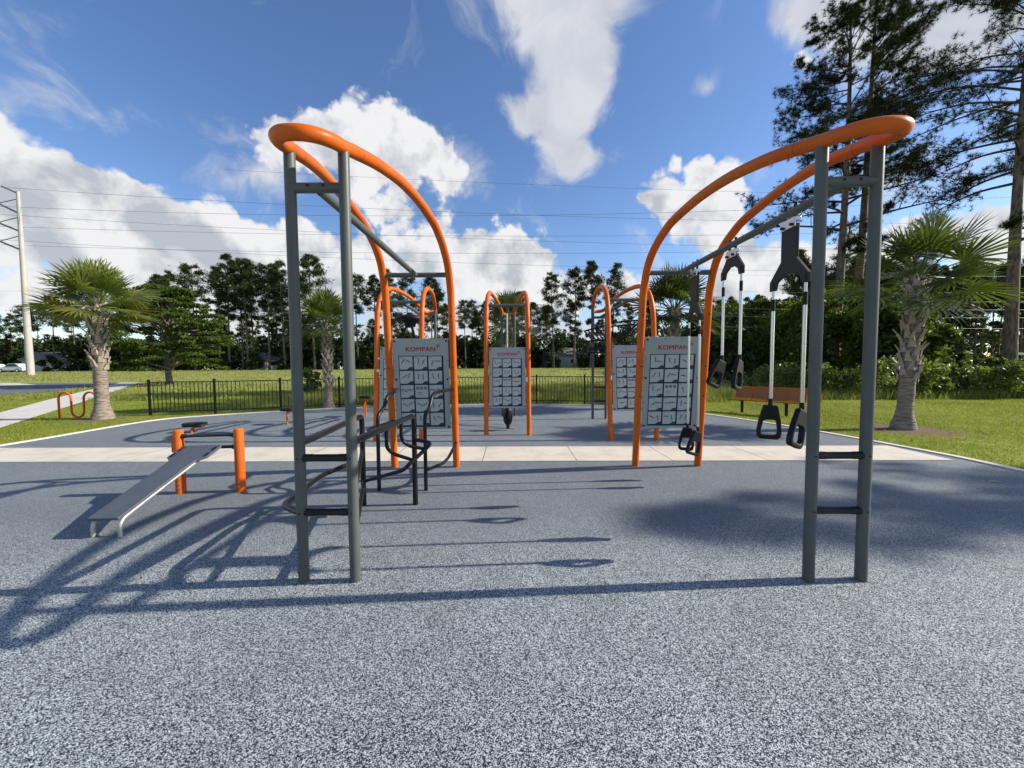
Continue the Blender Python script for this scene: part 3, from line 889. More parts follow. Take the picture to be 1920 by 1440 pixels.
# tall pines on the right
def by(px, Y): return at(px, 690, Y).x
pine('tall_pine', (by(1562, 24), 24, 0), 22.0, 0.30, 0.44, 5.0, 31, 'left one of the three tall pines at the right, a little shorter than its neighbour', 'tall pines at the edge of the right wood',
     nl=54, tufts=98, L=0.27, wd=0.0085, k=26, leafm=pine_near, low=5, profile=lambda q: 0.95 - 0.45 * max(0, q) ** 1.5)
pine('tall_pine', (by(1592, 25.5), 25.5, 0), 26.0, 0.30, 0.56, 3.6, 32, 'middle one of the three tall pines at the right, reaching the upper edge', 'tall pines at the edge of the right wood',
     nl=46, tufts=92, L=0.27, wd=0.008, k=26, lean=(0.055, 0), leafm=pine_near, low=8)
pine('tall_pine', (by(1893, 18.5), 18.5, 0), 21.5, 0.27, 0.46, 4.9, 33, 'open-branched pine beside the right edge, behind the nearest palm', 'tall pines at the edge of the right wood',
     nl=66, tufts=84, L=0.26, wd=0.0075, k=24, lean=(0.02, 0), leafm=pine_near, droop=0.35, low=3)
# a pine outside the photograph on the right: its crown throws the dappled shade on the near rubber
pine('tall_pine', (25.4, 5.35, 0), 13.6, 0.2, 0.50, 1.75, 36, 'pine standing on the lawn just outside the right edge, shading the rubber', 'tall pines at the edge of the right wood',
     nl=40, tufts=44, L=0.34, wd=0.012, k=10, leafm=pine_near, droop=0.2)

# treeline pines: five shapes, copied
PG = 'pines of the far treeline'
protos = []
for s in range(6):
    H = 23
    prof = [None, lambda q: 0.5 + 0.5 * math.sin(math.pi * q), lambda q: 1.0 - 0.6 * q, None, lambda q: 0.35 + 0.65 * (1 - abs(2 * q - 1)), None][s]
    pr = pine('treeline_pine', (0, -500, 0), H, 0.24, [0.52, 0.60, 0.5, 0.62, 0.45, 0.66][s], [2.7, 2.4, 3.2, 2.3, 2.3, 2.7][s], 50 + s, 'pine', PG, nl=38, tufts=50, L=0.50, wd=0.036, k=9,
              detail=False, profile=prof, low=6)
    protos.append(pr)
TL = [  # px, top py, Y, label
 (18, 590, 96, 'small pine in the far treeline left of the concrete power pole'), (92, 556, 92, 'far pine just right of the concrete power pole'),
 (132, 548, 95, 'far pine seen through the left side of the big left palm crown'), (176, 560, 90, 'far pine behind the trunk top of the big left palm'),
 (222, 545, 92, 'far pine at the right side of the big left palm crown'), (300, 517, 88, 'far pine peeping over the feathery green tree, left one'),
 (318, 512, 94, 'far pine peeping over the feathery green tree, middle one'), (358, 500, 86, 'broad-topped far pine over the right shoulder of the feathery tree'),
 (404, 502, 88, 'thin far pine right of the feathery tree, left of the tallest pair'), (422, 481, 84, 'tallest slender far pine right of the feathery tree'),
 (448, 500, 92, 'thin far pine in the cluster over the first fence bays, left one'), (458, 486, 84, 'full-topped far pine over the second fence post'),
 (470, 494, 90, 'thin far pine in the cluster over the first fence bays, right one'), (498, 499, 86, 'far pine a little left of the left frame, over the third fence post'),
 (512, 505, 92, 'thin far pine close left of the left frame'), (527, 490, 85, 'full far pine touching the left edge of the left frame'),
 (556, 520, 90, 'far pine just right of the leftmost grey post'), (584, 479, 84, 'wide-topped far pine between the two near left grey posts'),
 (612, 545, 92, 'low far pine behind the young palm'), (668, 520, 86, 'far pine immediately right of the second grey post'),
 (700, 518, 88, 'far pine left of the left orange leg'), (733, 508, 86, 'far pine behind the left frame sign, left side'),
 (762, 522, 92, 'thin far pine behind the left frame sign, middle'), (806, 522, 80, 'dense far pine inside the left orange arch'), (820, 540, 82, 'dense far pine at the right leg of the left arch'),
 (872, 566, 88, 'short far pine between the left and middle frames'), (893, 582, 92, 'shortest far pine between the left and middle frames'),
 (905, 566, 90, 'far pine at the left leg of the middle frame'), (972, 548, 92, 'far pine over the middle frame top'), (1002, 568, 94, 'short far pine right of the middle frame'),
 (1038, 514, 84, 'far pine right of the middle frame, first of four'), (1076, 507, 84, 'far pine right of the middle frame, second of four'),
 (1108, 492, 82, 'broad far pine right of the middle frame, third of four'), (1149, 496, 82, 'broad far pine behind the right back arch top'),
 (1178, 570, 88, 'short far pine behind the right back arch'), (1020, 590, 92, 'small far pine low beside the middle frame'), (1225, 575, 80, 'far pine behind the right frame left leg'),
 (1342, 566, 58, 'pine right of the right frame legs, behind the middle hanging handles'), (1372, 558, 56, 'pine behind the middle pair of hanging rods'),
 (1402, 560, 52, 'pine between the middle and nearest hanging rods, left one'), (1428, 556, 50, 'pine between the middle and nearest hanging rods, right one'),
 (1468, 572, 46, 'pine behind the nearest hanging rods'), (1500, 555, 44, 'pine left of the near right grey post')]
for i, (px, py, Y, lab) in enumerate(TL):
    z = terrain(Y)
    top = at(px, py, Y)
    H = top.z - z
    s = H / 23.0
    k = [0, 1, 3, 4, 2, 5][i % 6]
    o = copy_tree(protos[k], (top.x, Y, z), random.Random(i).uniform(0, 6.28), (s * 1.02, s * 1.02, s), lab, PG)
# background fill of thin trees, further in the wood
for i in range(26):
    r_ = random.Random(900 + i)
    px = -60 + i * 47 + r_.uniform(-12, 12)
    Y = r_.uniform(98, 118)
    top = at(px, r_.uniform(560, 600), Y)
    H = top.z - 0.8
    copy_tree(protos[r_.choice([1, 3, 5])], (top.x, Y, 0.8), r_.uniform(0, 6.28), H / 23.0, 'slim dark pine deep in the far treeline behind the front pines', 'deep pines of the far treeline')
# woods at right, slim trunks
for i in range(34):
    r_ = random.Random(300 + i)
    px = 1500 + i * 13.5 + r_.uniform(-6, 6)
    Y = r_.uniform(29, 46)
    top = at(px, r_.uniform(470, 540), Y)
    copy_tree(protos[r_.choice([0, 1, 3, 5])], (top.x, Y, 0.0), r_.uniform(0, 6.28), (top.z / 23.0 * 0.9, top.z / 23.0 * 0.9, top.z / 23.0),
              'slim pine of the dark wood behind the right lawn', 'slim pines of the right wood')
for pr in protos:                        # the patterns themselves are used up
    for ch in [x for x in bpy.data.objects if x.parent is pr]: bpy.data.objects.remove(ch)
    bpy.data.objects.remove(pr)

# dark understorey of the woods: one mass
def understorey(name, segs, m, size, seed):
    rg = np.random.default_rng(seed)
    P = []
    for (x0, x1, Y0, Y1, h, n, ncl, cr, zb) in segs:
        C = np.stack([rg.uniform(x0, x1, ncl), rg.uniform(Y0, Y1, ncl), zb + h * rg.uniform(0.02, 1.0, ncl) ** 0.8 * (0.8 + 0.2 * np.sin(np.linspace(0, 40, ncl)))], 1)
        Rr = cr * rg.uniform(0.6, 1.35, ncl)
        P.append(clump_points(C, Rr, n, rg, 0.8, 0.2))
    P = np.concatenate(P)
    P[:, 2] = np.maximum(P[:, 2], 0.1)
    V, F = leaf_quads(P, size, 0.7, 0.6, rg)
    return tag(quick_mesh(name, V, F, m), kind='stuff')
understorey('far_woodland', [(-165, -40, 92, 104, 8.5, 55, 520, 2.1, .8), (-50, 60, 90, 102, 8.0, 55, 520, 2.0, .8), (-170, 80, 104, 112, 9.5, 45, 640, 2.6, .8),
                             (-60, -38, 88, 96, 11, 50, 60, 2.4, .8), (24, 75, 60, 90, 8.5, 50, 300, 2.1, .6)], wood_leaf, 0.55, 61)
understorey('right_woodland', [(20, 47, 40, 52, 8.0, 60, 240, 1.7, 0), (44, 85, 42, 54, 6.5, 50, 200, 1.7, 0), (20, 33, 28, 38, 6.0, 60, 90, 1.3, 0), (33, 60, 26, 34, 2.2, 50, 110, 0.9, 0)], wood_leaf, 0.30, 62)

BG = 'broadleaf trees along the right wood edge'
bl = [(1352, 580, 52, 5.0, 'mid green tree low behind the middle hanging handles'), (1425, 572, 44, 4.4, 'mid green tree seen between the two nearer handle pairs'),
      (1475, 590, 34, 3.4, 'green tree behind the nearest hanging rods above the orange bench'), (1535, 560, 26, 3.0, 'dense leafy tree behind the near right grey posts, left'),
      (1600, 555, 22, 2.8, 'dense leafy tree seen between the near right grey posts'), (1662, 565, 21, 2.5, 'leafy tree directly left of the nearest palm trunk'),
      (1722, 610, 20, 1.5, 'low leafy tree just right of the nearest palm trunk')]
for i, (px, py, Y, cr, lab) in enumerate(bl):
    tp = at(px, py, Y)
    leafy('leafy_tree', (tp.x, Y, terrain(Y)), tp.z - terrain(Y), cr, 0.6, 70 + i, lab, 'tree', BG, broad_leaf, nclump=58, leaves=150,
          size=0.055 + 0.0042 * Y, squash=0.7, tr=0.1)

SG = 'shrubs along the edge of the right lawn'
sh = [(1395, 704, 24, 1.2, 'rounded shrub behind the orange bench, left of the rods'), (1440, 688, 22, 1.3, 'shrub directly behind the orange bench'), (1485, 690, 20, 1.2, 'shrub just left of the near right grey post, behind the bench'),
      (1545, 686, 18.5, 1.2, 'dark shrub seen between the near right grey posts, left side'), (1590, 694, 18, 1.0, 'dark shrub seen between the near right grey posts, right side'),
      (1650, 676, 17.2, 1.15, 'bright-leaved shrub close left of the nearest palm trunk'), (1738, 682, 17.2, 1.0, 'bright-leaved shrub close right of the nearest palm trunk'),
      (1772, 700, 17.8, 0.8, 'low pale-leaved shrub, second right of the nearest palm'), (1806, 662, 17.4, 0.62, 'tall narrow shrub right of the nearest palm, with upright shoots'), (1842, 694, 17.0, 0.95, 'pale-leaved shrub left of the open-branched pine'),
      (1866, 676, 17.6, 0.6, 'narrow shrub immediately left of the open-branched pine'), (1900, 690, 16.6, 1.0, 'shrub at the foot of the open-branched pine'), (1945, 672, 16.8, 1.2, 'shrub cut by the right edge')]
for i, (px, py, Y, cr, lab) in enumerate(sh):
    tp = at(px, py, Y)
    leafy('shrub', (tp.x, Y, 0), tp.z, cr, 0.12, 90 + i, lab, 'shrub', SG, shrub_leaf, nclump=18 + (i * 7) % 11, leaves=52 + (i * 13) % 34, size=0.06 + 0.012 * (i % 4), squash=0.75 + 0.15 * (i % 3), tr=0.03)
o = leafy('shrub', (by(583, 22), 22, 0), 1.35, 0.85, 0.1, 120, 'round green bush in the field behind the fence, between the left grey posts', 'shrub', None, shrub_leaf, nclump=22, leaves=80, size=0.09, squash=0.9, tr=0.03)
tag(blades('tall_grass', 20000, (7.5, 27), (16.2, 20.5), 0.5, 0.012, field_leaf, bare=False, tilt=0.28), kind='stuff')
HG = 'scrub bushes at the foot of the far treeline'
for i in range(22):
    r_ = random.Random(500 + i)
    px = 90 + i * 55 + r_.uniform(-14, 14)
    Y = r_.uniform(80, 88)
    leafy('scrub_bush', (by(px, Y), Y, 0.75), r_.uniform(1.8, 4.2), r_.uniform(1.8, 3.4), 0.2, 540 + i, 'dark scrub bush at the foot of the far treeline', 'shrub', HG, wood_leaf, nclump=14, leaves=60, size=0.34, squash=0.8, tr=0.08)

# ------------------------------------------------------------------ exercise frames
L_F = 3.17
LEAN = 0.105
def leg_y(z): return L_F - LEAN * z

def arch_points():
    side = [(0.482, L_F + LEAN * 0.1, -0.1), (0.482, leg_y(1.3), 1.3), (0.478, leg_y(2.45), 2.45), (0.474, 2.85, 2.72), (0.470, 2.76, 2.91), (0.462, 2.64, 3.05), (0.452, 2.44, 3.17),
            (0.440, 2.22, 3.25), (0.425, 1.98, 3.305), (0.385, 1.45, 3.335), (0.335, 0.98, 3.318), (0.275, 0.55, 3.258), (0.222, 0.19, 3.172), (0.190, 0.0, 3.118), (0.183, -0.10, 3.092), (0.143, -0.22, 3.063), (0.075, -0.285, 3.048)]
    pts = [Vector(p) for p in side] + [Vector((0, -0.300, 3.045))] + [Vector((-p[0], p[1], p[2])) for p in reversed(side)]
    return catmull(pts, 5)
ARCH = arch_points()
ARCH_R = [0.052 if p.z < 2.7 and p.y > 1 else 0.0485 + 0.0035 * min(1, max(0, (p.y - 1.2) / 1.6)) for p in ARCH]

def bolt(p, d, r=0.013, h=0.012):
    return MB().tube([p, Vector(p) + Vector(d) * h], [r, r * 0.8], 8)

def stick_figures(mb, cx, cz, w, h, rg, yf):
    """two tiny drawn exercise figures inside one cell"""
    for sgn in (-1, 1):
        ox, oz = cx + sgn * w * 0.17 + rg.uniform(-.01, .01), cz + h * 0.06 + rg.uniform(-.015, .015)
        ang = rg.choice([0, 0, 0.3, 1.1, -1.0, 1.5, -0.5])
        ca, sa = math.cos(ang), math.sin(ang)
        def q(a, b, t):
            (x0, z0), (x1, z1) = [(u * .78, v * .78) for u, v in (a, b)]; t *= .8
            P0 = (ox + x0 * ca - z0 * sa, oz + x0 * sa + z0 * ca); P1 = (ox + x1 * ca - z1 * sa, oz + x1 * sa + z1 * ca)
            dx, dz = P1[0] - P0[0], P1[1] - P0[1]
            l = math.hypot(dx, dz) or 1
            nx_, nz_ = -dz / l * t, dx / l * t
            mb.add([(P0[0] + nx_, yf, P0[1] + nz_), (P0[0] - nx_, yf, P0[1] - nz_), (P1[0] - nx_ * .6, yf, P1[1] - nz_ * .6), (P1[0] + nx_ * .6, yf, P1[1] + nz_ * .6)], [(0, 1, 2, 3)])
        q((0, 0.048), (0, 0.062), 0.0065)
        q((0, -0.005), (0, 0.044), 0.0085)
        q((-.004, -0.005), (rg.uniform(-.02, .0), -0.06), 0.0045)
        q((.004, -0.005), (rg.uniform(0, .02), -0.06), 0.0045)
        q((-.004, 0.038), (rg.uniform(-.04, -.01), rg.uniform(0.0, .06)), 0.003)
        q((.004, 0.038), (rg.uniform(.01, .04), rg.uniform(0.0, .06)), 0.003)

def text_mesh(body, size, m, name):
    cu = bpy.data.curves.new(name, 'FONT')
    cu.body = body; cu.size = size; cu.align_x = 'CENTER'; cu.space_character = 1.04; cu.resolution_u = 4
    ob = bpy.data.objects.new('tmp', cu); col.objects.link(ob)
    dg = bpy.context.evaluated_depsgraph_get()
    me = bpy.data.meshes.new_from_object(ob.evaluated_get(dg))
    bpy.data.objects.remove(ob)
    vs = [(v.co.x * 1.12, v.co.y) for v in me.vertices]; fs = [tuple(p.vertices) for p in me.polygons]
    mb = MB()
    for k, (dx, dz) in enumerate(((-.013, -.008), (-.013, .008), (0, 0), (.013, -.008), (.013, .008))):
        mb.add([(x + dx * size * 2, -0.0002 * k, z + dz * size * 2) for x, z in vs], fs)
    me = bpy.data.meshes.new(name); me.from_pydata(mb.v, [], mb.f)
    me.materials.clear(); me.materials.append(m)
    me.name = name
    return me

TEXT = text_mesh('KOMPAN', 0.093, red, 'lettering')

def sign(parent, flip, seed):
    W, H = 0.832, 1.385
    zc = 1.295
    p = MB().box((0, 0, 0), (W, 0.016, H)).build('sign_panel', signwhite, parent, bevel=0.004)
    Mx = Matrix.Translation((0, leg_y(zc) , zc)) @ Matrix.Rotation(LEAN, 4, 'X')
    if flip: Mx = Mx @ Matrix.Rotation(math.pi, 4, 'Z')
    p.matrix_local = Mx
    rg = random.Random(seed)
    f = -0.0081
    # grid: navy field with lighter cells laid on it
    gx0, gx1, gz1, gz0 = -0.335, 0.335, 0.440, -0.655
    nv = MB(); cells = MB(); dark = MB(); pic = MB()
    nv.add([(gx0, f - .0012, gz0), (gx1, f - .0012, gz0), (gx1, f - .0012, gz1), (gx0, f - .0012, gz1)], [(0, 1, 2, 3)])
    cw, chh = (gx1 - gx0 - 0.016) / 3, (gz1 - gz0 - 0.016) / 5
    for r_ in range(5):
        for c_ in range(3):
            x0 = gx0 + 0.012 + c_ * (cw + 0.0) ; x1 = x0 + cw - 0.023
            z1 = gz1 - 0.012 - r_ * chh; z0 = z1 - chh + 0.023
            cells.add([(x0, f - .0024, z0), (x1, f - .0024, z0), (x1, f - .0024, z1), (x0, f - .0024, z1)], [(0, 1, 2, 3)])
            if (r_, c_) == (2, 1):
                for k in range(3):
                    cx, cz = x0 + (x1 - x0) * (0.2 + 0.3 * k), z1 - 0.045
                    vs = [(cx + 0.024 * math.cos(a), f - .0036, cz + 0.024 * math.sin(a)) for a in np.linspace(0, 2 * math.pi, 16, endpoint=False)]
                    vi = [(cx + 0.014 * math.cos(a), f - .0036, cz + 0.014 * math.sin(a)) for a in np.linspace(0, 2 * math.pi, 16, endpoint=False)]
                    dark.add(vs + vi, [(i, (i + 1) % 16, 16 + (i + 1) % 16, 16 + i) for i in range(16)])
                    pic.add([(cx - .008, f - .0038, cz - .008), (cx + .008, f - .0038, cz - .008), (cx + .006, f - .0038, cz + .009), (cx - .006, f - .0038, cz + .009)], [(0, 1, 2, 3)])
                for k in range(2):
                    zz = z0 + 0.075 - 0.03 * k
                    pic.add([(x0 + .03, f - .0036, zz), (x0 + .11, f - .0036, zz), (x0 + .11, f - .0036, zz + .006), (x0 + .03, f - .0036, zz + .006)], [(0, 1, 2, 3)])
                continue
            s = x0 + (x1 - x0) * 0.55
            dark.add([(s, f - .0036, z0), (x1, f - .0036, z0), (x1, f - .0036, z0 + 0.036), (s + 0.045, f - .0036, z0 + 0.036), (s + 0.025, f - .0036, z0 + 0.018)], [(0, 1, 2, 3, 4)])
            pic.add([(x0 + .012, f - .0036, z1 - .016), (x0 + .05, f - .0036, z1 - .016), (x0 + .05, f - .0036, z1 - .011), (x0 + .012, f - .0036, z1 - .011)], [(0, 1, 2, 3)])
            stick_figures(pic, (x0 + x1) / 2, (z0 + z1) / 2, cw, chh, rg, f - .0036)
    nv.build('grid_lines', navy, p, rel=False); cells.build('picture_cells', signcell, p, rel=False)
    dark.build('cell_corners', greyprint, p, rel=False); pic.build('exercise_figures', greyprint, p, rel=False)
    t = bpy.data.objects.new('lettering', TEXT); col.objects.link(t); t.parent = p
    t.location = (0.0, f - .0016, 0.505)
    # the red running star figure
    em = MB()
    cx, cz = 0.262, 0.588
    for a, l, w0 in ((2.5, .050, .006), (1.35, .042, .006), (0.45, .040, .006), (-0.6, .050, .008), (-1.9, .068, .010)):
        ux, uz = math.cos(a), math.sin(a)
        em.add([(cx - uz * w0, f - .0016, cz + ux * w0), (cx + uz * w0, f - .0016, cz - ux * w0), (cx + ux * l, f - .0016 - 0.0001 * a, cz + uz * l)], [(0, 1, 2)])
    em.add([(cx + 0.013 * math.cos(a), f - .0021, cz + 0.013 * math.sin(a)) for a in np.linspace(0, 6.283, 10, endpoint=False)], [tuple(range(10))])
    em.build('emblem', red, p, rel=False)
    bm = MB()
    for x, z in ((-.385, .655), (.385, .655), (-.385, .08), (.385, .08), (-.385, -.655), (.385, -.655)):
        b = bolt((x, f + .001, z), (0, -1, 0), 0.016, 0.014); bm.add(b.v, b.f)
    bm.build('bolts', black, p, rel=False)
    sm = MB()
    for x, z in ((-.12, .668), (.13, .668), (-.40, .37), (.40, .37), (-.40, -.29), (.40, -.29)):
        b = bolt((x, f + .001, z), (0, -1, 0), 0.008, 0.006); sm.add(b.v, b.f)
    sm.build('screws', greyprint, p, rel=False)
    return p

def frame(name, cx, cy, rz, label, seed, flip, rungs=(0.92, 0.517), beam_z=2.875):
    e = thing(name, (cx, cy, Z_R), label, 'exercise frame', 'orange and grey exercise frames on the rubber surface', rz, absolute=False)
    MB().tube(ARCH, ARCH_R, 20).build('arch', orange, e, smooth=True)
    wl = MB()
    for s in (-1, 1):                    # weld collars where the arch halves join
        wl.tube([(s * 0.2225, 0.193, 3.1725), (s * 0.2213, 0.185, 3.1705)], 0.0490, 20)
    wl.build('weld_collar', mat('seam', (0.22, 0.05, 0.02), 0.6), e, smooth=True)
    for s in (-1, 1):
        MB().tube([(s * 0.19, 0, -0.05), (s * 0.19, 0, 3.105)], 0.038, 20).build('post', grey, e, smooth=True)
    cb = MB().tube([(-0.19, 0, 2.84), (0.19, 0, 2.84)], 0.035, 16).build('crossbar', grey, e, smooth=True)
    hb = MB()
    for x in (-0.055, 0.055):
        b = bolt((x, -0.034, 2.843), (0, -1, 0), 0.011, 0.004); hb.add(b.v, b.f)
        b = bolt((x, 0.034, 2.843), (0, 1, 0), 0.011, 0.004); hb.add(b.v, b.f)
    hb.build('bolt_holes', black, cb, rel=False)
    cy_ = 2.785
    MB().tube([(-0.47, cy_, beam_z), (0.47, cy_, beam_z)], 0.035, 16).build('crossbar', grey, e, smooth=True)
    MB().tube([(0, 0.03, beam_z - .037), (0, cy_ - 0.02, beam_z - .002)], 0.034, 16).build('beam', grey, e, smooth=True)
    for z in rungs:
        rr = MB().tube([(-0.19, 0, z), (-0.10, 0, z), (-0.09, 0, z), (0.09, 0, z), (0.10, 0, z), (0.19, 0, z)], [0.028, 0.028, 0.026, 0.026, 0.028, 0.028], 14)
        rr.build('rung', black, e, smooth=True)
    bb = MB()
    fl = 1 if flip else -1
    for s in (-1, 1):
        for z in (0.32, 1.1, 1.55, 2.3):
            b = bolt((s * 0.474, leg_y(z) + fl * 0.051, z), (0, fl, 0), 0.012, 0.008); bb.add(b.v, b.f)
            b = bolt((s * 0.526, leg_y(z + .1), z + .1), (s, 0, 0), 0.012, 0.008); bb.add(b.v, b.f)
    bb.build('bolts', black, e)
    pb = MB()
    for s in (-1, 1):
        for z in (0.517, 0.92):
            b = bolt((s * 0.19, -0.036, z), (0, -1, 0), 0.008, 0.005); pb.add(b.v, b.f)
    pb.build('screws', black, e)
    if flip:                             # the back frames stand a little taller
        for ch in [x for x in bpy.data.objects if x.parent is e and x.name.split('.')[0] in ('arch', 'post', 'crossbar', 'beam', 'weld_collar')]:
            ch.scale = (1, 1, 1.03)
    sign(e, flip, seed)
    return e

F_L = frame('exercise_frame', -1.36, 2.77, 0.0, 'near left orange arch frame with black parallel bars built under it', 1, False)
F_R = frame('exercise_frame', 2.35, 2.735, -0.014, 'near right orange arch frame carrying three pairs of hanging handles', 2, False)
F_C = frame('exercise_frame', -0.105, 11.78, math.pi, 'middle orange frame at the back with a hanging black weight', 3, True)
F_BL = frame('exercise_frame', -2.40, 11.20, math.pi, 'back left orange frame carrying a black turning wheel', 4, True)
F_BR = frame('exercise_frame', 2.53, 11.11, math.pi, 'back right orange frame with black ladder and cage bars', 5, True)

# white bands and stickers on the legs
def band(parent, x, z, flip, h=0.035):
    MB().tube([(x, leg_y(z), z), (x, leg_y(z + h), z + h)], 0.0535, 20).build('sticker', white, parent, smooth=True)
band(F_BL, 0.475, 1.72, True); band(F_BL, 0.475, 1.45, True, 0.05)
band(F_C, -0.475, 1.20, True, 0.10); band(F_BR, 0.475, 1.25, True, 0.09)

# ---- black parallel bars and rails under the near left frame (world points, parts of F_L)
F_L['_abs'] = tuple(F_L.location)
X0, X1 = -1.55, -1.17      # grey posts
AL, AR = gnd(683, 948), gnd(779, 948)     # front black posts
BLp, BRp = gnd(711, 922), gnd(799, 921)   # rear black posts
yA, yB = (AL.y + AR.y) / 2, (BLp.y + BRp.y) / 2
def rail(pts, r=0.024, fr=0.09, name='rail'):
    return MB().tube(fillet(pts, fr, 6), r, 14).build(name, black, F_L, smooth=True)
for gx, px in ((X0, AL.x), (X1, AR.x)):
    rail([(gx, 2.77, 1.04), (gx + (px - gx) * .1, 3.05, 1.04), (px, yA, 1.035), (px, yA, -0.04)], 0.029, 0.10, 'parallel_bar')
lw, rw = BLp.x, BRp.x
for px, dx, xe in ((lw, 0.0, -1.775), (rw, 0.0, -0.90)):
    rail([(px, yB, -0.04), (px, yB, 0.98), (px + .03, yB + .16, 1.04), (px + .04, yB + .28, 1.21), (px + .08, yB + .46, 1.235), (xe, leg_y(1.24) + 2.77, 1.235)], 0.024, 0.09, 'dip_handle')
# outward bulge from the near left post to the front left black post
rail([(X0, 2.77, 0.517), tuple(gnd(530, 948, .5)), tuple(gnd(600, 893, .5)), tuple(gnd(650, 871.5, .5)), (AL.x, yA, 0.50)], 0.024, 0.10)
# outward bulge between the rear left black post and the left orange leg
rail([(lw, yB, 0.76), (-1.90, yB + .16, 0.76), (-1.81, leg_y(.76) + 2.77, 0.76)], 0.019, 0.06)
# low rail from the rear right black post to the right orange leg
rail([(rw, yB, 0.265), (rw + .16, yB + .35, 0.27), (-0.90, yB + .55, 0.30), (-0.86, leg_y(.4) + 2.77, 0.42)], 0.021, 0.06)
# diagonal step rail
rail([(AR.x, yA, 0.76), (-0.885, yA - .12, 0.745), at(770, 868, yA - .30), at(756, 882, yA - .32), (AL.x + .02, yA - .03, 0.295)], 0.021, 0.07)
rail([(X1, 2.77, 0.33), (AL.x + .02, yA - .03, 0.295)], 0.021, 0.05)
def nearbar(px): # a point under the right parallel bar
    return at(px, 0, 1)
for a0, b0, c0, d0, Yd in (((724, 806), (725, 840), (737, 851), (772, 862), yA - .22), ((752, 791), (752, 823), (765, 836), (797, 842), yA - .14)):
    rail([at(*a0, yA - .42 if a0[0] == 724 else yA - .22), at(*b0, yA - .36 if a0[0] == 724 else yA - .18), at(*c0, yA - .32 if a0[0] == 724 else yA - .16), at(*d0, Yd)], 0.019, 0.06)
# cross rail between the front black posts near the grey post
rail([(AL.x, yA, 0.66), (X1, 2.77, 0.62)], 0.020, 0.05)

# ---- hanging handle sets on the near right frame
HG2 = 'pairs of black grip handles hanging from the right beam'
BX = 2.335
def handle_outline():
    outer = [(-0.055, 0.0), (0.055, 0.0), (0.070, -0.06), (0.088, -0.14), (0.100, -0.24), (0.094, -0.295), (0.07, -0.315), (-0.07, -0.315), (-0.094, -0.295), (-0.100, -0.24), (-0.088, -0.14), (-0.070, -0.06)]
    inner = [(-0.02, -0.135), (0.02, -0.135), (0.040, -0.137), (0.056, -0.145), (0.072, -0.235), (0.068, -0.262), (0.055, -0.275), (-0.055, -0.275), (-0.068, -0.262), (-0.072, -0.235), (-0.056, -0.145), (-0.040, -0.137)]
    return outer, inner
HO, HI = handle_outline()
def hanging_set(Yc, z_arm, arm, rod_bot, label, yaw, stem=True):
    zb = 2.855 + Z_R
    BX = 2.36 + (Yc - 2.735) * 0.014
    e = thing('hanging_handle_set', (BX, Yc, zb), label, 'hanging handles', HG2)
    # hinge under the beam
    h = MB()
    h.box((BX, Yc, zb - 0.075), (0.055, 0.17, 0.035)); h.box((BX - .022, Yc, zb - 0.115), (0.012, 0.17, 0.05))
    hi = h.build('hinge', steel, e, bevel=0.003)
    hb = MB()
    for dy in (-.055, .055):
        b = MB().tube([(BX, Yc + dy, zb - .09), (BX, Yc + dy, zb + 0.065)], 0.014, 8); hb.add(b.v, b.f)
        b = MB().tube([(BX - .045, Yc + dy, zb - .115), (BX + .03, Yc + dy, zb - .115)], 0.013, 8); hb.add(b.v, b.f)
    hb.build('bolts', black, hi, smooth=True)
    # forked plate in the plane of the beam
    zt = zb - 0.13
    sw_ = 0.088
    zf = z_arm + 0.20                   # where the fork starts
    if stem: out = [(-sw_, zt), (sw_, zt), (sw_, zf)]
    else: out = [(-sw_ * .8, zt), (sw_ * .8, zt), (sw_ * .9, zf)]
    out += [(arm + .035, z_arm + .05), (arm + .035, z_arm - .03), (arm - .03, z_arm - .03), (arm - .05, z_arm + .035), (0.045, zf - .12), (-0.045, zf - .12), (-(arm - .05), z_arm + .035), (-(arm - .03), z_arm - .03), (-(arm + .035), z_arm - .03), (-(arm + .035), z_arm + .05)]
    out += [(-sw_, zf)] if stem else [(-sw_ * .9, zf)]
    Mp = Matrix.Translation((BX, Yc, 0)) @ Matrix.Rotation(math.pi / 2, 4, 'Z')
    MB().prism(out, 0.03, Mp).build('forked_plate', plate, e, bevel=0.004)
    for k, s in enumerate((-1, 1)):
        y = Yc + s * arm
        r_ = MB().tube([(BX, y, z_arm - .10), (BX, y, rod_bot + .02)], 0.0155, 12).build('rod', steel, e, smooth=True)
        MB().tube([(BX, y, z_arm + .0), (BX, y, z_arm - .10)], 0.012, 10).build('joint', steel, r_, smooth=True)
        MB().box((BX, y, z_arm + .01), (0.042, 0.04, 0.075)).build('clevis', plate, r_, bevel=0.004)
        MB().tube([(BX, y, z_arm - .105), (BX, y, z_arm - .21)], 0.0165, 10).build('sleeve', rubberblk, r_, smooth=True)
        MB().tube([(BX, y, rod_bot + .07), (BX, y, rod_bot)], [0.017, 0.020], 12).build('ferrule', rubberblk, r_, smooth=True)
        Mh = Matrix.Translation((BX, y, rod_bot + .01)) @ Matrix.Rotation(yaw[k][0], 4, 'Z') @ Matrix.Rotation(yaw[k][1], 4, 'Y') @ Matrix.Rotation(yaw[k][2], 4, 'X')
        gp = MB().ring(HO, HI, 0.045, Mh)
        gp.build('grip_handle', rubberblk, e, bevel=0.009)
    return e
hanging_set(3.315, 2.275, 0.19, 1.205, 'nearest pair of black grip handles hanging from the right beam', [(R(28), R(20), 0.0), (R(-12), R(2), 0.0)])
hanging_set(4.19, 2.555, 0.168, 1.62, 'middle and highest pair of black grip handles on the right beam', [(R(40), R(15), 0.0), (R(24), R(22), R(5))], stem=False)
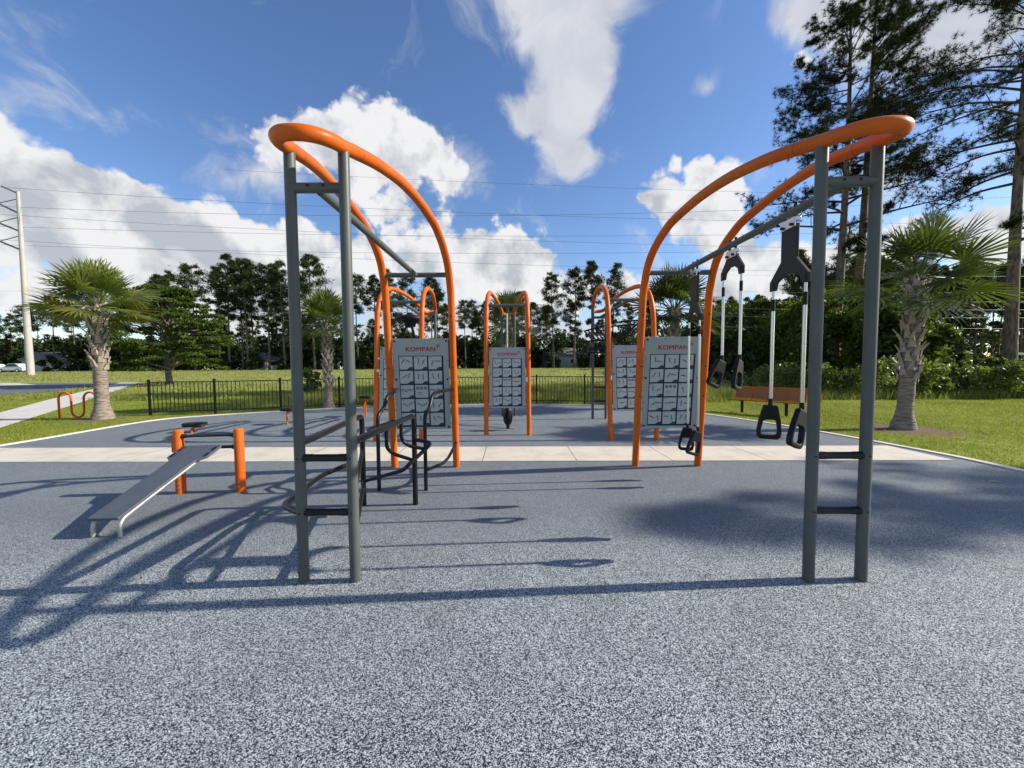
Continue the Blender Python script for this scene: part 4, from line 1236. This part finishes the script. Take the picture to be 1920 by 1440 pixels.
hanging_set(5.06, 2.18, 0.145, 0.715, 'farthest and lowest pair of black grip handles, in front of the sign', [(R(18), R(18), 0.0), (R(-12), R(4), 0.0)])

# ---- hanging weight of the middle frame
fx, fy = -0.105, 9.25
e = thing('hanging_weight', (fx, fy, 2.80), 'black weight on a steel rod hanging below the middle sign', 'weight')
MB().tube([(fx, fy, 2.82), (fx, fy, 0.6)], 0.02, 12).build('rod', steel, e, smooth=True)
wpts = [(0.62, .045), (0.55, .055), (0.52, .085), (0.45, .108), (0.33, .115), (0.23, .105), (0.165, .07), (0.15, .045), (0.055, .04)]
MB().tube([(fx, fy, z) for z, _ in wpts], [r for _, r in wpts], 20).build('bell', rubberblk, e, smooth=True)
for s in (-1, 1):
    MB().tube(fillet([(fx + s * .05, fy - .1, .50), (fx + s * .09, fy - .15, .45), (fx + s * .09, fy - .15, .30), (fx + s * .05, fy - .1, .24)], .05), 0.014, 8).build('grip', rubberblk, e, smooth=True)

# ---- turning wheel of the back left frame
wx, wy = -2.43, 9.25
e = thing('turning_wheel', (wx, wy, 2.80), 'black turning wheel with hanging arms under the back left frame', 'turning wheel')
prof = [(2.86, .05), (2.80, .10), (2.77, .30), (2.74, .345), (2.70, .35), (2.67, .33), (2.66, .20), (2.60, .14), (2.52, .12), (2.50, .05)]
MB().tube([(wx, wy, z) for z, _ in prof], [r for _, r in prof], 32).build('disc', rubberblk, e, smooth=True, sharp=35)
for a in (R(200), R(320), R(80)):
    ux, uy = math.cos(a), math.sin(a)
    MB().tube(fillet([(wx + ux * .08, wy + uy * .08, 2.55), (wx + ux * .14, wy + uy * .14, 2.40), (wx + ux * .30, wy + uy * .30, 1.95), (wx + ux * .30, wy + uy * .30, 1.72)], .1), 0.022, 10).build('arm', rubberblk, e, smooth=True)

# ---- black ladder, cage and grips of the back right frame
F_BR['_abs'] = (0, 0, 0)
def brt(pts, r, name, fr=0.08):          # local coordinates of the frame (rotated by pi)
    pts = [(p[0] + .06, p[1] + .3, p[2] + .04) for p in pts]
    loc = [(-(p[0] - 2.53), -(p[1] - 11.11), p[2]) for p in pts]
    return MB().tube(fillet(loc, fr, 5) if len(loc) > 2 else loc, r, 10).build(name, black, F_BR, smooth=True)
brt([(2.68, 10.8, 2.72), (3.55, 9.9, 2.72), (3.75, 9.5, 2.45), (3.75, 9.3, 2.15)], 0.022, 'grip_rail', 0.2)
brt([(2.62, 10.6, 2.60), (3.25, 9.95, 2.60), (3.42, 9.6, 2.40), (3.42, 9.4, 1.95)], 0.022, 'grip_rail', 0.2)
brt([(1.95, 10.2, 1.98), (2.5, 10.0, 2.0), (3.3, 9.5, 2.02)], 0.026, 'grip_rail', 0.1)
brt([(1.85, 10.3, 1.93), (2.6, 10.2, 1.95), (3.6, 9.9, 2.0)], 0.022, 'grip_rail', 0.1)
lad = MB()
c0, c1 = Vector((2.08, 10.3, 2.35)), Vector((2.62, 10.3, 2.02))
q0, q1 = Vector((1.92, 10.45, 2.28)), Vector((2.2, 10.0, 1.88))
for k in range(5):
    t = k / 4
    a_ = at(1096 + 26 * t, 622 - 7 * t, 10.4); b_ = at(1112 + 26 * t, 640 - 2 * t, 10.0)
    lad.tube([a_, b_], 0.02, 8)
lad.tube([at(1095, 622, 10.4), at(1123, 614, 10.4)], 0.022, 8)
lad.tube([at(1110, 640, 10.0), at(1139, 638, 10.0)], 0.022, 8)
lad.tube([at(1120, 614, 10.4), at(1139, 637, 10.0)], 0.022, 8)
for a_, b_ in (((1094, 642), (1094, 671)), ((1101, 642), (1101, 671)), ((1092, 641), (1118, 640)), ((1093, 671), (1103, 671)), ((1100, 662), (1138, 662))):
    lad.tube([at(*a_, 10.2), at(*b_, 10.2)], 0.022, 8)
lad.v = [(-(p[0] - 2.53), -(p[1] - 11.11), p[2]) for p in lad.v]
lad.build('ladder', black, F_BR, smooth=True)
net = MB()
for k in range(6):
    t = k / 5
    net.tube([at(1160 + 9 * k, 632, 9.7), at(1192 + 2 * k, 605 + 4 * k, 9.7)], 0.015, 6)
net.tube([at(1158, 637, 9.7), at(1205, 601, 9.7)], 0.025, 8)
net.v = [(-(p[0] - 2.53), -(p[1] - 11.11), p[2]) for p in net.v]
net.build('climbing_ropes', black, F_BR, smooth=True)

# ------------------------------------------------------------------ sit-up bench
pl, pr_ = gnd(340, 926), gnd(452, 922.5)
e = thing('situp_bench', ((pl.x + pr_.x) / 2, pl.y, 0), 'sloping grey sit-up board between two short orange posts', 'exercise bench')
for p_ in (pl, pr_):
    o = MB().tube([(p_.x, p_.y, -.03), (p_.x, p_.y, 0.80), (p_.x, p_.y, 0.812), (p_.x, p_.y, 0.818)], [0.055, 0.055, 0.050, 0.035], 22).build('post', orange, e, smooth=True)
    bb = MB()
    for z in (0.09, 0.15):
        b = bolt((p_.x + .018, p_.y - .05, z), (0.2, -1, 0), 0.014, 0.012); bb.add(b.v, b.f)
    bb.build('bolts', steel, o)
MB().box((pl.x - .045, pl.y - .01, 0.64), (0.05, 0.06, 0.22)).build('bracket', orange, e, bevel=0.02)
MB().tube([(pl.x, pl.y, .735), (pl.x + .07, pl.y, .735), (pl.x + .12, pl.y, .735), (pr_.x - .12, pr_.y, .735), (pr_.x - .07, pr_.y, .735), (pr_.x, pr_.y, .735)], [.030, .030, .017, .017, .030, .030], 14).build('foot_bar', plate, e, smooth=True)
MB().tube([(pl.x, pl.y, .585), (pl.x + .07, pl.y, .585), (pl.x + .1, pl.y, .585), (pr_.x - .1, pr_.y, .585), (pr_.x - .07, pr_.y, .585), (pr_.x, pr_.y, .585)], [.032, .032, .02, .02, .032, .032], 14).build('support_bar', plate, e, smooth=True)
bl0, bl1 = at(162, 971, 3.50), at(220, 975, 3.50)
P0 = Vector(((bl0.x + bl1.x) / 2, 3.50, 0.20)); P1 = Vector(((pl.x + pr_.x) / 2 - 0.03, pl.y - .03, 0.625))
ax = (P1 - P0); Lb = ax.length; ax.normalize()
sx = Vector((1, 0, 0)); sx = (sx - ax * sx.dot(ax)).normalized(); nz = sx.cross(ax)
if nz.z < 0: nz = -nz
hw = (bl1.x - bl0.x) / 2
ol = [(-hw, 0.0), (hw, 0.0), (hw * 1.02, 0.71 * Lb), (hw * 1.08, .74 * Lb), (0.235, 0.80 * Lb), (0.235, 0.985 * Lb), (0.22, Lb), (-0.22, Lb), (-0.235, 0.985 * Lb), (-0.235, 0.80 * Lb), (-hw * 1.08, .74 * Lb), (-hw * 1.02, 0.71 * Lb)]
bd = MB()
n = len(ol)
T = 0.028
bd.add([P0 + sx * x + ax * y for x, y in ol] + [P0 + sx * x + ax * y - nz * T for x, y in ol],
       [tuple(range(n)), tuple(range(2 * n - 1, n - 1, -1))] + [(i, i + n, (i + 1) % n + n, (i + 1) % n) for i in range(n)])
bo = bd.build('board', boardgrey, e, bevel=0.006)
slm = MB(); slw = MB()
for s in (-1, 1):
    for f0 in (0.80, 0.90):
        c_ = P0 + sx * (s * 0.195) + ax * (Lb * (f0 + .03)) + nz * 0.003
        a_, b_ = sx * 0.016, ax * 0.045
        slm.add([c_ - a_ - b_, c_ + a_ - b_, c_ + a_ + b_, c_ - a_ + b_], [(0, 1, 2, 3)])
        c_ = c_ + sx * (0.02) - nz * .001
        slw.add([c_ - a_ * .3 - b_, c_ + a_ * .3 - b_, c_ + a_ * .3 + b_, c_ - a_ * .3 + b_], [(0, 1, 2, 3)])
slm.build('hand_slot', rubberblk, bo); slw.build('slot_rim', steel, bo)
for s in (-1, 1):
    o0 = P0 + sx * s * (hw - .02) - nz * .045
    MB().tube(fillet([(o0.x, o0.y + .02, -0.02), (o0.x, o0.y + .02, o0.z + .0), o0 + ax * Lb * 0.2, o0 + ax * Lb * 0.97], .07), 0.018, 12).build('leg', galv, e, smooth=True)

# ------------------------------------------------------------------ step stools
SGp = 'padded step stools of three heights on the rubber'
def stool(px, py, z, w, label):
    g_ = gnd(px, py)
    e = thing('step_stool', (g_.x, g_.y, 0), label, 'stool', SGp)
    n = 28
    out = []
    for k in range(n):
        a = 2 * math.pi * k / n
        out.append((w * abs(math.cos(a)) ** 0.6 * (1 if math.cos(a) > 0 else -1), 0.17 * abs(math.sin(a)) ** 0.6 * (1 if math.sin(a) > 0 else -1)))
    pm = MB()
    rings = [(0.90, -0.085), (1.0, -0.07), (1.0, -0.016), (0.93, 0.0)]
    for s_, dz in rings:
        pm.v += [(g_.x + x * s_, g_.y + y * s_, z + dz) for x, y in out]
    for r_ in range(3):
        pm.f += [(r_ * n + k, r_ * n + (k + 1) % n, (r_ + 1) * n + (k + 1) % n, (r_ + 1) * n + k) for k in range(n)]
    pm.f += [tuple(range(3 * n, 4 * n)), tuple(range(n - 1, -1, -1))]
    pm.build('pad', pad, e, smooth=True)
    for (dx, dy, bx) in ((-w * .55, .12, 0.0), (w * .05, -.12, w * .55)):
        top = z - .09
        MB().tube(fillet([(g_.x + dx, g_.y + dy, -.03), (g_.x + dx, g_.y + dy, top - .01), (g_.x + dx + max(bx, .06), g_.y + dy * .6, top + .0), (g_.x + w * .95, g_.y + dy * .3, top + .0)], .07), 0.021, 12).build('leg', orange, e, smooth=True)
    return e
stool(366, 811, 0.24, 0.25, 'lowest black padded stool, just behind the sit-up bench posts')
stool(543, 796, 0.47, 0.22, 'middle-height black padded stool, beside the first grey post of the left frame')
stool(688, 781, 0.66, 0.22, 'tallest black padded stool, left of the back left frame leg')

# ------------------------------------------------------------------ bike rack
x_, y_ = spot(112, 784)
st_ = 0.40
e = thing('bike_rack', (x_, y_, 0), 'orange wave-shaped bike rack on the grass behind the big left palm', 'bike rack')
wp = []
r_ = st_ / 2
z_hi, z_lo = 0.82 - r_, 0.03 + r_
wp += [(x_, y_, -.05), (x_, y_, z_hi)]
for k in range(3):
    cxk = x_ + r_ + st_ * k
    upw = k % 2 == 0
    for j in range(1, 12):
        a = math.pi - math.pi * j / 12
        if upw: wp.append((cxk + r_ * math.cos(a), y_, z_hi + r_ * math.sin(a)))
        else: wp.append((cxk + r_ * math.cos(a), y_, z_lo - r_ * math.sin(a)))
    nxt = z_lo if upw else z_hi
    if k < 2:
        wp += [(cxk + r_, y_, z_hi if upw else z_lo), (cxk + r_, y_, nxt)]
    else: wp += [(cxk + r_, y_, z_hi), (cxk + r_, y_, -.05)]
MB().tube(wp, 0.03, 14).build('wave_tube', orange, e, smooth=True)

# a pale twig lying on the rubber
tg = gnd(1862, 906)
tag(MB().tube(catmull([(tg.x - .09, tg.y - .03, Z_R + .008), (tg.x - .03, tg.y + .01, Z_R + .012), (tg.x + .05, tg.y + .015, Z_R + .01), (tg.x + .10, tg.y - .01, Z_R + .008)], 4), 0.006, 6).build('twig', mat('dry_twig', (0.5, 0.42, 0.3), 0.8), smooth=True),
    'thin pale twig lying on the rubber near the right kerb', 'twig')

# ------------------------------------------------------------------ fence
FL = [gnd(*q) for q in ((282, 779), (402, 776), (509, 771.5), (607, 765.6), (700, 762), (800, 758.8), (900, 757), (1017, 756.5), (1097, 757.5), (1190, 761))]
FD = [0.0]
for q0, q1 in zip(FL, FL[1:]): FD.append(FD[-1] + (q1 - q0).length)
nb = int(FD[-1] / 1.82)
def fpos(k):
    d = FD[-1] * k / nb
    for m_ in range(len(FL) - 1):
        if d <= FD[m_ + 1] + 1e-6: return FL[m_].lerp(FL[m_ + 1], (d - FD[m_]) / (FD[m_ + 1] - FD[m_]))
    return FL[-1]
fa = FL[0]
e = thing('metal_fence', (fa.x, fa.y, 0), 'black metal picket fence between the rubber surface and the field', 'fence')
for k in range(nb + 1):
    p_ = fpos(k)
    MB().box((p_.x, p_.y, 0.57), (0.055, 0.055, 1.20)).box((p_.x, p_.y, 1.18), (0.07, 0.07, 0.02)).build('post', black, e)
for k in range(nb):
    a_, b_ = fpos(k), fpos(k + 1)
    l = (b_ - a_).length
    rot = Matrix.Rotation(math.atan2(b_.y - a_.y, b_.x - a_.x), 3, 'Z')
    mb = MB()
    for z in (1.10, 0.12):
        c_ = (a_ + b_) / 2
        mb.box((c_.x, c_.y, z), (l - .06, 0.03, 0.032), rot)
    npk = 15
    for j in range(1, npk + 1):
        c_ = a_.lerp(b_, j / (npk + 1))
        mb.box((c_.x, c_.y, 0.611), (0.016, 0.016, 0.950), rot)
    mb.build('picket_panel', black, e)

# ------------------------------------------------------------------ orange park bench
la, lb = gnd(1391, 773), gnd(1474, 780.5)
dv = (lb - la).normalized()
nrm = Vector((-dv.y, dv.x, 0))
if nrm.y < 0: nrm = -nrm
e = thing('park_bench', tuple(la), 'orange perforated metal bench on black legs in the right lawn', 'bench')
benchm = bpy.data.materials.new('perforated_orange'); benchm.use_nodes = True
def _bm():
    t = benchm.node_tree; w = NT(t); p = t.nodes['Principled BSDF']
    tc = t.nodes.new('ShaderNodeTexCoord').outputs['Object']
    v = w.n('ShaderNodeTexVoronoi', inp={'Vector': tc, 'Scale': 45.0, 'Randomness': 0.0}).outputs['Distance']
    hole = w.m('LESS_THAN', v, 0.30)
    p.inputs['Base Color'].default_value = (0.36, 0.13, 0.035, 1); p.inputs['Roughness'].default_value = 0.5
    t.links.new(w.m('SUBTRACT', 1.0, hole), p.inputs['Alpha'])
_bm()
s0, s1 = la - dv * 0.28, lb + dv * 0.42
def slab(c0, c1, off0, z0, off1, z1, T=0.012):
    a_ = [c0 + nrm * off0 + Vector((0, 0, z0)), c1 + nrm * off0 + Vector((0, 0, z0)), c1 + nrm * off1 + Vector((0, 0, z1)), c0 + nrm * off1 + Vector((0, 0, z1))]
    nn = (a_[1] - a_[0]).cross(a_[3] - a_[0]).normalized() * T
    m_ = MB(); m_.add(a_ + [q - nn for q in a_], [(0, 1, 2, 3), (7, 6, 5, 4), (0, 4, 5, 1), (1, 5, 6, 2), (2, 6, 7, 3), (3, 7, 4, 0)])
    return m_
slab(s0 - dv * .04, s1 + dv * .04, -0.26, 0.44, 0.18, 0.42).build('seat', benchm, e)
slab(s0, s1, 0.20, 0.46, 0.32, 0.80).build('backrest', benchm, e)
fr = MB()
for k in range(5):
    q = s0.lerp(s1, k / 4)
    fr.tube([q + nrm * 0.18 + Vector((0, 0, .43)), q + nrm * 0.315 + Vector((0, 0, .81))], 0.018, 8)
fr.tube([s0 + nrm * 0.32 + Vector((0, 0, .81)), s1 + nrm * 0.32 + Vector((0, 0, .81))], 0.018, 8)
fr.tube([s0 - dv * .04 - nrm * 0.26 + Vector((0, 0, .43)), s1 + dv * .04 - nrm * 0.26 + Vector((0, 0, .43))], 0.022, 8)
fr.build('seat_frame', orange, e, smooth=True)
for q in (la, lb):
    m_ = MB(); m_.box(q + Vector((0, 0, .2)), (0.06, 0.06, 0.44))
    m_.tube([q - nrm * .2 + Vector((0, 0, .405)), q + nrm * .2 + Vector((0, 0, .395))], 0.025, 8)
    m_.build('leg', black, e)

# ------------------------------------------------------------------ power pole and wires
PY = 60.0
zb = terrain(PY)
pb_, pt_ = at(57, 697, PY), at(35, 359, PY)
e = thing('power_pole', (pb_.x, PY, zb), 'tall pale tapered power pole with side arms at the left edge', 'power pole')
MB().tube([(pb_.x, PY, zb - .2), (pb_.x, PY, pt_.z)], [0.47, 0.20], 20).build('shaft', polemat, e, smooth=True)
px0 = pb_.x
def zz(py): return at(35, py, PY).z
arms = [(3, 349, 33, 362), (-2, 382, 33, 400), (-2, 418, 36, 434), (1, 453, 37, 469)]
for i, (x1, y1, x0, y0) in enumerate(arms):
    a_, b_ = at(x0, y0, PY), at(x1, y1, PY - .3)
    a_.x = px0 - .1
    o = MB().tube([a_, b_], 0.13, 8).build('arm', armmat, e, smooth=True)
    if i:
        c_ = at(x0, y0 - 27, PY); c_.x = px0 - .1
        MB().tube([c_, b_ + Vector((0, 0, .1))], 0.06, 6).build('stay', armmat, o, smooth=True)
WG = 'power lines crossing the sky'
W = [  # three pixel points with depths, radius, label
 ([(3, 351), (960, 402), (2000, 420)], (60, 66, 72), 'uppermost power line, starting at the top arm of the pole'),
 ([(-60, 384), (960, 404), (2000, 362)], (60, 70, 60), 'second power line, meeting the top line above the middle frame'),
 ([(-60, 398), (530, 432), (2000, 470)], (62, 68, 74), 'power line from the second arm, sloping down to the right'),
 ([(-60, 422), (700, 441), (2000, 425)], (62, 68, 66), 'thin power line just under the second arm line'),
 ([(-60, 445), (530, 479), (2000, 510)], (64, 70, 76), 'power line from the lowest arm, sloping down to the right'),
 ([(-60, 457), (700, 474), (2000, 455)], (64, 70, 66), 'lowest power line reaching the pole'),
 ([(420, 318), (900, 342), (2000, 372)], (80, 84, 88), 'faint high power line behind the left arch'),
 ([(-60, 545), (60, 546), (300, 549)], (90, 92, 95), 'faint low line beside the power pole, above the wood')]
for pts, Ys, lab in W:
    (x0, y0), (x1, y1), (x2, y2) = pts
    A = []
    for k in range(41):
        x = x0 + (x2 - x0) * k / 40
        L0 = (x - x1) * (x - x2) / ((x0 - x1) * (x0 - x2)); L1 = (x - x0) * (x - x2) / ((x1 - x0) * (x1 - x2)); L2 = (x - x0) * (x - x1) / ((x2 - x0) * (x2 - x1))
        u = k / 40
        A.append(at(x, y0 * L0 + y1 * L1 + y2 * L2, Ys[0] + (Ys[2] - Ys[0]) * u))
    o = MB().tube(A, 0.021, 5).build('power_line', wiremat, smooth=True)
    tag(o, lab, 'power line', WG)
for i, y in enumerate((518, 549, 566, 581, 596, 616)):
    A = [at(1330 + 22 * k, y - (0.0 if k > 8 else (8 - k) * 0.5), 27.5) for k in range(32)]
    o = MB().tube(A, 0.0045, 5).build('wood_wire', wirelight, smooth=True)
    tag(o, ['highest', 'second', 'third', 'fourth', 'fifth', 'lowest'][i] + ' pale wire strung across the dark right wood behind the palm', 'wire', 'pale wires across the right wood')

# ------------------------------------------------------------------ distant houses
def house(px, py_ridge, Y, w, dpt, wall_h, label, rz=0.2):
    z0 = terrain(Y)
    x = by(px, Y)
    e = thing('house', (x, Y, z0), label, 'house', 'houses glimpsed through the far treeline', rz, absolute=False)
    rh = 1.7
    wl_ = MB()
    wl_.add([(-w / 2, -dpt / 2, 0), (w / 2, -dpt / 2, 0), (w / 2, dpt / 2, 0), (-w / 2, dpt / 2, 0), (-w / 2, -dpt / 2, wall_h), (w / 2, -dpt / 2, wall_h), (w / 2, dpt / 2, wall_h), (-w / 2, dpt / 2, wall_h), (-w / 2, 0, wall_h + rh - .1), (w / 2, 0, wall_h + rh - .1)],
            [(0, 1, 5, 4), (1, 2, 6, 9, 5), (2, 3, 7, 6), (3, 0, 4, 8, 7)])
    wl_.build('wall', wallm, e)
    rf = MB()
    o_ = .4
    for s in (-1, 1):
        rf.add([(-w / 2 - o_, s * (dpt / 2 + o_), wall_h - .25), (w / 2 + o_, s * (dpt / 2 + o_), wall_h - .25), (w / 2 + o_, 0, wall_h + rh), (-w / 2 - o_, 0, wall_h + rh),
                (-w / 2 - o_, s * (dpt / 2 + o_), wall_h - .10), (w / 2 + o_, s * (dpt / 2 + o_), wall_h - .10), (w / 2 + o_, 0, wall_h + rh + .15), (-w / 2 - o_, 0, wall_h + rh + .15)],
               [(0, 1, 2, 3), (7, 6, 5, 4), (0, 4, 5, 1), (1, 5, 6, 2), (3, 2, 6, 7), (0, 3, 7, 4)])
    rf.build('roof', roofm, e)
    for xx in (-w * .3, 0.05 * w, w * .33):
        f_ = MB().box((xx, -dpt / 2 - .02, 1.5), (1.3, 0.08, 1.2)).build('window', white, e)
        MB().box((xx, -dpt / 2 - .07, 1.5), (1.1, 0.03, 1.0)).build('pane', glass, f_)
house(522, 655, 92, 8.0, 7, 2.2, 'white house with grey roof glimpsed left of the left frame', 0.9)
house(632, 655, 93, 8.0, 7, 2.2, 'grey-roofed house glimpsed behind the young palm trunk', -0.3)
house(1060, 640, 95, 10, 8, 3.0, 'grey-roofed house glimpsed right of the middle frame', 0.2)
house(105, 650, 94, 7, 8, 2.8, 'house glimpsed in the dark wood right of the power pole', 0.3)

# ------------------------------------------------------------------ parked cars
def car(x, y, z, rz, label):
    e = thing('parked_car', (x, y, z), label, 'car', 'white cars parked by the wood at the left edge', rz, absolute=False)
    prof = [(-2.3, .35), (-2.35, .75), (-2.2, 1.0), (-1.9, 1.08), (-1.5, 1.55), (-0.9, 1.68), (0.3, 1.66), (1.0, 1.12), (1.9, .98), (2.28, .80), (2.32, .38)]
    def sec(yy, k): return [(px_, yy, pz if pz < 1.1 else pz) for px_, pz in prof]
    m_ = MB(); n = len(prof)
    for yy, ins in ((-.90, 0), (-.88, 1), (.88, 1), (.90, 0)):
        m_.v += [(px_ * (1 if pz < 1.1 else .97), yy * (1 if pz < 1.1 else .82), pz) for px_, pz in prof]
    for r_ in range(3):
        m_.f += [(r_ * n + i, r_ * n + (i + 1) % n, (r_ + 1) * n + (i + 1) % n, (r_ + 1) * n + i) for i in range(n)]
    m_.f += [tuple(range(n - 1, -1, -1)), tuple(range(3 * n, 4 * n))]
    m_.build('body', carwhite, e, bevel=0.03)
    for s in (-1, 1):
        wd_ = MB()
        wd_.add([(-1.62, s * .885, 1.12), (.78, s * .885, 1.12), (.25, s * .755, 1.58), (-.85, s * .755, 1.60), (-1.40, s * .765, 1.50)], [(0, 1, 2, 3, 4)])
        wd_.build('window', glass, e)
        for xx in (-1.45, 1.45):
            wh = MB().tube([(xx, s * .70, .34), (xx, s * .93, .34)], 0.34, 18).build('wheel', tyre, e, smooth=True)
            MB().tube([(xx, s * .92, .34), (xx, s * .94, .34)], 0.2, 12).build('rim', steel, wh)
    return e
cz = terrain(74)
car(by(27, 74), 74, cz, R(184), 'white car parked just left of the power pole')
car(by(-12, 78), 78, terrain(78), R(170), 'white car cut by the left edge, behind another white car')

for o in bpy.data.objects:
    if '_abs' in o: del o['_abs']
